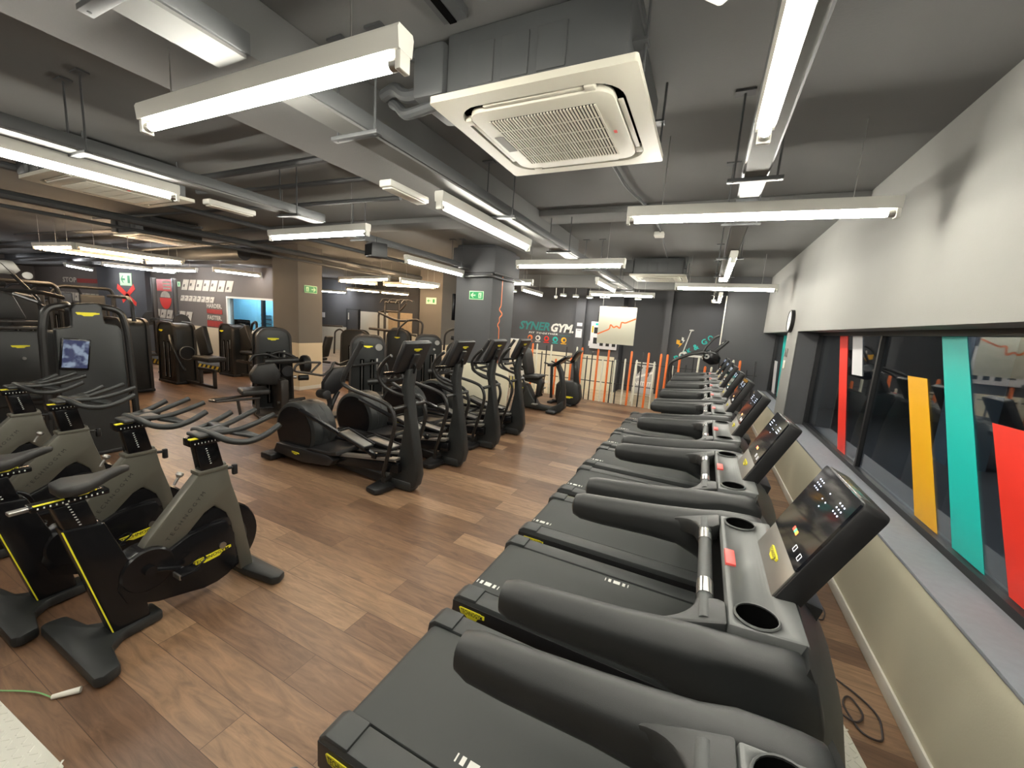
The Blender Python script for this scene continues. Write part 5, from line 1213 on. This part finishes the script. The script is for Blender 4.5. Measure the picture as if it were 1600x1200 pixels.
exit_sign('green exit sign with left arrow on the dark column', (-3.84, 6.345, 2.28), 0, .30, 1)
exit_sign('exit sign with right arrow on the taupe column', (-8.035, 6.17, 2.25), PI/2, .32, -1)
exit_sign('small exit sign on the narrow taupe column', (-7.33, 9.595, 2.29), 0, .36, 1, True)
exit_sign('faded exit sign above the red painted cross', (-18.3, 6.845, 2.38), 0, .85, 1, True)
exit_sign('tiny exit sign between the emblem and the cream letters', (-15.3, 6.99, 2.3), 0, .3, 1, True)

# ------------------------------------------------------------------ fence of coloured posts
LY = 9.97
fn = thing('post_fence', 'see-through fence of orange, white and black posts between gym and reception', 'fence', (0, LY, 0))
posts = [('O', -4.17, 1.32), ('W', -4.04, 1.32), ('K', -3.89, 1.13), ('K', -3.77, 1.3), ('W', -3.63, 1.33), ('O', -3.48, 0.97), ('W', -3.36, 1.02), ('K', -3.21, 1.32), ('O', -3.07, 1.1), ('W', -2.93, 1.33), ('O', -2.79, 1.33), ('K', -2.65, 1.13), ('K', -2.52, 1.25), ('O', -2.38, 1.33), ('W', -2.24, 1.12), ('O', -2.11, 1.33), ('K', -2.0, 1.08), ('W', -1.93, 1.1), ('K', -1.86, 1.12), ('W', -1.69, 1.15), ('O', -1.56, 1.35), ('W', -1.42, 1.15), ('K', -1.3, 1.34), ('O', -1.16, 1.35), ('W', -1.01, 1.15), ('O', -0.88, 1.35), ('O', -0.74, 1.35), ('W', -.60, 1.1), ('O', -0.47, 1.34), ('K', -0.32, 1.15), ('K', -0.18, 1.34), ('W', -0.07, 1.35), ('O', 0.08, 1.16), ('W', 0.21, 1.16), ('K', .35, 1.3), ('O', .48, 1.2), ('W', 0.62, 1.36), ('O', 0.75, 1.36), ('K', 0.9, 1.17), ('K', 1.04, 1.37)]
for c, x, z in posts:
    r = {'O': .026, 'W': .022, 'K': .016}[c]
    o = MB({'O': 'orange', 'W': 'cream', 'K': 'blackpost'}[c]).lathe([(0, 0), (r, 0), (r, z-.025), (r*.6, z-.005), (0, z)], (x, 0, 0), 'z', 12).build('fence_post', fn)
    o['label'] = {'O': 'orange post', 'W': 'white post', 'K': 'black post'}[c]
for z in (.50, 1.055):
    MB('blackpost').box(-4.3, 1.1, -.008, .008, z-.010, z+.010).build('fence_rail', fn)

# ------------------------------------------------------------------ reception wall
BY = 11.795
def wtext(mb, body, x, z, w_, h_, mi=0, **k): put_text(mb, body, (x, BY, z), (1, 0, 0), (0, 0, 1), w_, h_, mi=mi, lift=.004, **k)
mb = MB('teal'); wtext(mb, 'SYNER', -4.93, 1.775, 1.05, .27, shear=.22, bold=.035); o = tag(mb.build('wall_logo'), 'large teal and white gym name in italic capitals on the dark reception wall', 'wall logo')
mb = MB('white'); wtext(mb, 'GYM.', -4.00, 1.76, .74, .27, shear=.22, bold=.045); mb.build('white_letters', o)['label'] = 'white letters'
mb = MB('white', 'teal'); wtext(mb, 'FIT TOGETHER', -4.62, 1.56, .98, .055, shear=.2, bold=.03, space=1.2); mb.box(-4.10, -3.72, BY-.006, BY-.003, 1.535, 1.545, mi=1); mb.build('slogan', o)
for k, (x, m1, l) in enumerate(((-5.05, 'orange', 'orange round icon first in the row under the gym name'), (-4.78, 'white', 'white round icon second in the row under the gym name'), (-4.49, 's_red', 'red round icon in the middle of the row under the gym name'), (-4.20, 's_teal', 'teal round icon fourth in the row under the gym name'), (-3.92, 's_yellow', 'yellow round icon last in the row under the gym name'))):
    mb = MB(m1, 'wall'); mb.lathe([(0, -.004), (.085, -.004), (.085, 0)], (x, BY, 1.40), 'y', 24, mi=0)
    mb.lathe([(.0, -.006), (.045, -.006), (.045, -.004)], (x+.008*(k-2), BY, 1.40+.01*((k*7) % 3-1)), 'y', 12, mi=1 if k != 3 else 1)
    mb.box(x-.09, x+.09, BY-.005, BY-.001, 1.275, 1.298, mi=0)
    tag(mb.build('wall_icon'), l, 'wall icon', 'row of round icons on the logo wall')
tag(MB('paper').box(-3.50, -3.34, 11.645, 11.655, 1.86, 1.96).build('notice'), 'small white notice above another on the pilaster', 'notice')
n = MB('paper', 'ink'); n.box(-3.52, -3.33, 11.645, 11.655, 1.52, 1.78, mi=0).box(-3.48, -3.37, 11.643, 11.645, 1.73, 1.745, mi=1)
tag(n.build('notice'), 'tall white notice under the small one on the pilaster', 'notice')
p = MB('paper', 'ink', 's_teal', 's_yellow'); p.box(-3.08, -2.28, 11.70, 11.73, 1.24, 2.02, .004, mi=0)
for i in range(2): p.box(-2.98, -2.86, 11.695, 11.70, 1.38+.30*i, 1.56+.30*i, mi=1)
for i in range(3): p.box(-2.78+.18*i, -2.68+.18*i, 11.695, 11.70, 1.33, 1.43, mi=1)
p.box(-2.95, -2.5, 11.695, 11.70, 1.92, 1.98, mi=2).box(-3.05, -3.0, 11.695, 11.70, 1.7, 1.9, mi=3)
for z in (1.24,): p.box(-3.12, -3.0, 11.72, 11.795, 1.3, 1.45, mi=0)
tag(p.build('poster_board'), 'white poster board with small dark photographs behind the hanging sign', 'poster')
tag(MB('blackpost').box(-2.93, -2.6, 11.78, 11.795, 2.05, 2.32).build('notice'), 'dark placard on the wall above the poster board', 'notice')
# hanging sign
t = thing('hanging_sign', 'square cream sign with an orange pulse line hanging from the ceiling', 'sign', (0, 9.9, 0))
MB('signcream').box(-2.43, -1.54, -.012, .012, 1.48, 2.38, .003).build('board', t)
z1 = MB('orange'); 
for s_ in (-1, 1): ribbon(z1, [(-2.43, 1.70), (-2.14, 1.84), (-2.13, 1.96), (-2.04, 1.87), (-1.98, 1.93), (-1.89, 1.86), (-1.87, 2.03), (-1.79, 2.0), (-1.54, 2.12)], .032, (lambda s_: lambda p: Vector((p.x, s_*.0135, p.y)))(s_))
z1.build('pulse_line', t)['label'] = 'orange pulse line'
for x in (-2.36, -1.6): MB('steel').tube([(x, 0, 2.37), (x, 0, CZ)], .0025, 5).build('hanging_wire', t)
MB('fixture').box(-2.45, -2.22, -.03, .03, 2.58, 2.60).build('hook_plate', t)
# A-frame sign
t = thing('pavement_sign', 'white framed folding sign with a grey poster behind the fence', 'sign', (-1.30, 10.7, 0))
f = MB('trimw')
for s_ in (-1, 1):
    f.tube([(-.24, s_*.22, .02), (-.24, s_*.02, 1.04)], .014, 6).tube([(.24, s_*.22, .02), (.24, s_*.02, 1.04)], .014, 6).tube([(-.24, s_*.18, .22), (.24, s_*.18, .22)], .014, 6).tube([(-.24, s_*.02, 1.03), (.24, s_*.02, 1.03)], .014, 6)
f.build('frame', t)
d = Vector((0, .20, 1.02)).normalized()
mm_ = place((0, -.115, .63), (1, 0, 0), d)
b = MB('steel', 'white', 'ink'); b.box(-.22, .22, -.38, .38, -.004, .0, mi=0, M4=mm_)
b.quad(place_pts(mm_, [(-.22, -.02, .002), (.22, .16, .002), (.22, .22, .002), (-.22, .04, .002)]), 1).quad(place_pts(mm_, [(.02, .30, .002), (.20, .34, .002), (.10, .05, .002)]), 2).quad(place_pts(mm_, [(-.2, .34, .002), (-.04, .30, .002), (-.16, .10, .002)]), 2)
put_text(b, 'NUTRIT', mm_ @ Vector((0, -.12, .003)), (1, 0, 0), d, .40, .11, mi=1, bold=.03); b.build('poster', t)
# park & go painting
pg = MB('s_teal')
for ch, x, z, a in (('P', -.645, 1.175, 30), ('A', -.535, 1.235, 30), ('R', -.44, 1.33, 30), ('K', -.345, 1.40, 32), ('&', -.20, 1.52, 32), ('G', -.02, 1.67, 32), ('O', .12, 1.78, 32)):
    ca, sa = math.cos(math.radians(a)), math.sin(math.radians(a))
    put_text(pg, ch, (x, BY, z), (ca, 0, sa), (-sa, 0, ca), .11 if ch not in 'GO&' else .13, .15, lift=.004, bold=.03)
tag(pg.build('wall_lettering'), 'teal words park & go rising to the right on the dark wall', 'wall lettering')
sc_ = MB('white')
sc_.tube([(-.50, BY-.01, 1.36), (-.37, BY-.01, 1.93), (-.30, BY-.01, 1.96)], .014, 6).tube([(-.41, BY-.01, 1.95), (-.33, BY-.01, 1.96)], .018, 6)
for cx in (-.51, .06): sc_.lathe([(.045, -.012), (.085, -.012), (.085, 0), (.045, 0)], (cx, BY, 1.27), 'y', 24)
sc_.prism([(-.50, 1.36), (-.44, 1.38), (-.36, 1.30), (.0, 1.30), (.06, 1.38), (.0, 1.24), (-.38, 1.24), (-.46, 1.33)], 'y', BY-.012, BY)
tag(sc_.build('wall_painting'), 'white painted scooter outline over the teal words', 'wall painting')
b1 = MB('s_yellow'); b1.prism([(-.70, 1.68), (-.60, 1.66), (-.62, 1.60), (-.54, 1.58), (-.64, 1.46), (-.61, 1.54), (-.70, 1.57)], 'y', BY-.006, BY); tag(b1.build('painted_bolt'), 'orange lightning bolt painted left of the scooter', 'wall painting')
b1 = MB('white'); b1.prism([(-.575, 1.76), (-.52, 1.74), (-.53, 1.69), (-.49, 1.68), (-.55, 1.58), (-.535, 1.65), (-.58, 1.67)], 'y', BY-.006, BY); tag(b1.build('painted_bolt'), 'small white lightning bolt next to the orange one', 'wall painting')
tag(MB('trimw').box(.30, .325, 10.22, 10.25, 1.6, 2.75, .004).build('light_strip'), 'narrow pale strip along the edge of the end wall', 'trim strip')
# clock and notes on the pier by the windows
t = thing('wall_clock', 'round wall clock on the grey wall between the two windows', 'clock', (1.12, 7.12, 2.14))
MB('black').lathe([(0, 0), (.165, 0), (.165, -.045), (.15, -.05), (.145, -.04), (0, -.04)], (0, 0, 0), 'x', 40).build('case', t)
c = MB('paper', 'ink'); c.lathe([(0, -.0415), (.145, -.0415)], (0, 0, 0), 'x', 40, mi=0).box(-.044, -.042, -.004, .004, 0, .10, mi=1).box(-.044, -.042, 0, .07, -.004, .004, mi=1); c.build('dial', t)
tag(MB('steel').box(1.105, 1.119, 7.08, 7.22, 1.62, 1.74, .004).build('switch_plate'), 'grey switch plate on the pier below the clock', 'switch')
tag(MB('trimw').box(1.105, 1.119, 7.09, 7.21, 1.44, 1.56, .004).build('switch_plate'), 'pale switch plate under the grey one on the pier', 'switch')
# white cupboard and rope stand near the dark column
t = thing('cupboard', 'plain white cupboard against the beige wall right of the dark column', 'cupboard', (-5.5, 11.5, 0))
MB('paper').box(-.45, .35, -.25, .25, .02, 1.32, .01).build('body', t); MB('trimw').box(-.44, -.06, -.262, -.25, .05, 1.30, .004).build('door', t); MB('trimw').box(-.04, .34, -.262, -.25, .05, 1.30, .004).build('door', t)
t = thing('rope_stand', 'white wire stand with yellow and black ropes beside the last elliptical', 'stand', (-3.15, 6.75, 0))
f = MB('trimw'); f.tube([(-.12, -.12, .01), (-.10, 0, .85), (.10, 0, .85), (.14, -.12, .01)], .008, 6, .03).tube([(-.14, .14, .01), (-.10, 0, .83), (.10, 0, .83), (.16, .14, .01)], .008, 6, .03).tube([(-.15, -.14, .012), (.17, -.14, .012), (.17, .14, .012), (-.15, .14, .012)], .008, 6, .02, closed=True); f.build('frame', t)
r = MB('rope', 'ink')
for i in range(7):
    x = -.09+.03*i
    r.tube([(x, -.03, .82), (x+.01, -.04, .70), (x+.005, -.02, .60), (x, -.03, .84)], .009, 6, .02, mi=0 if i % 2 else 1)
r.build('rope_loops', t)
# small fittings
for l, x, y in (('small black security camera by the far downlights', -3.9, 10.7), ('second small camera above the scooter wall', .05, 10.15)):
    t = thing('security_camera', l, 'camera', (x, y, CZ-.55), 0, 'small ceiling cameras')
    MB('trimw').lathe([(0, -.05), (.035, -.035), (.045, 0), (.04, .03), (0, .03)], (0, 0, 0), 'z', 16).tube([(0, 0, .02), (0, 0, .55)], .01, 6).build('body', t)

t = thing('wall_television', 'dark screen on the left side of the dark column', 'television', (-4.32, 6.8, 2.05))
MB('gloss').box(-.10, -.05, -.38, .38, -.25, .25, .01).build('screen', t); MB('black').box(-.06, 0.01, -.05, .05, -.05, .05).build('bracket', t)
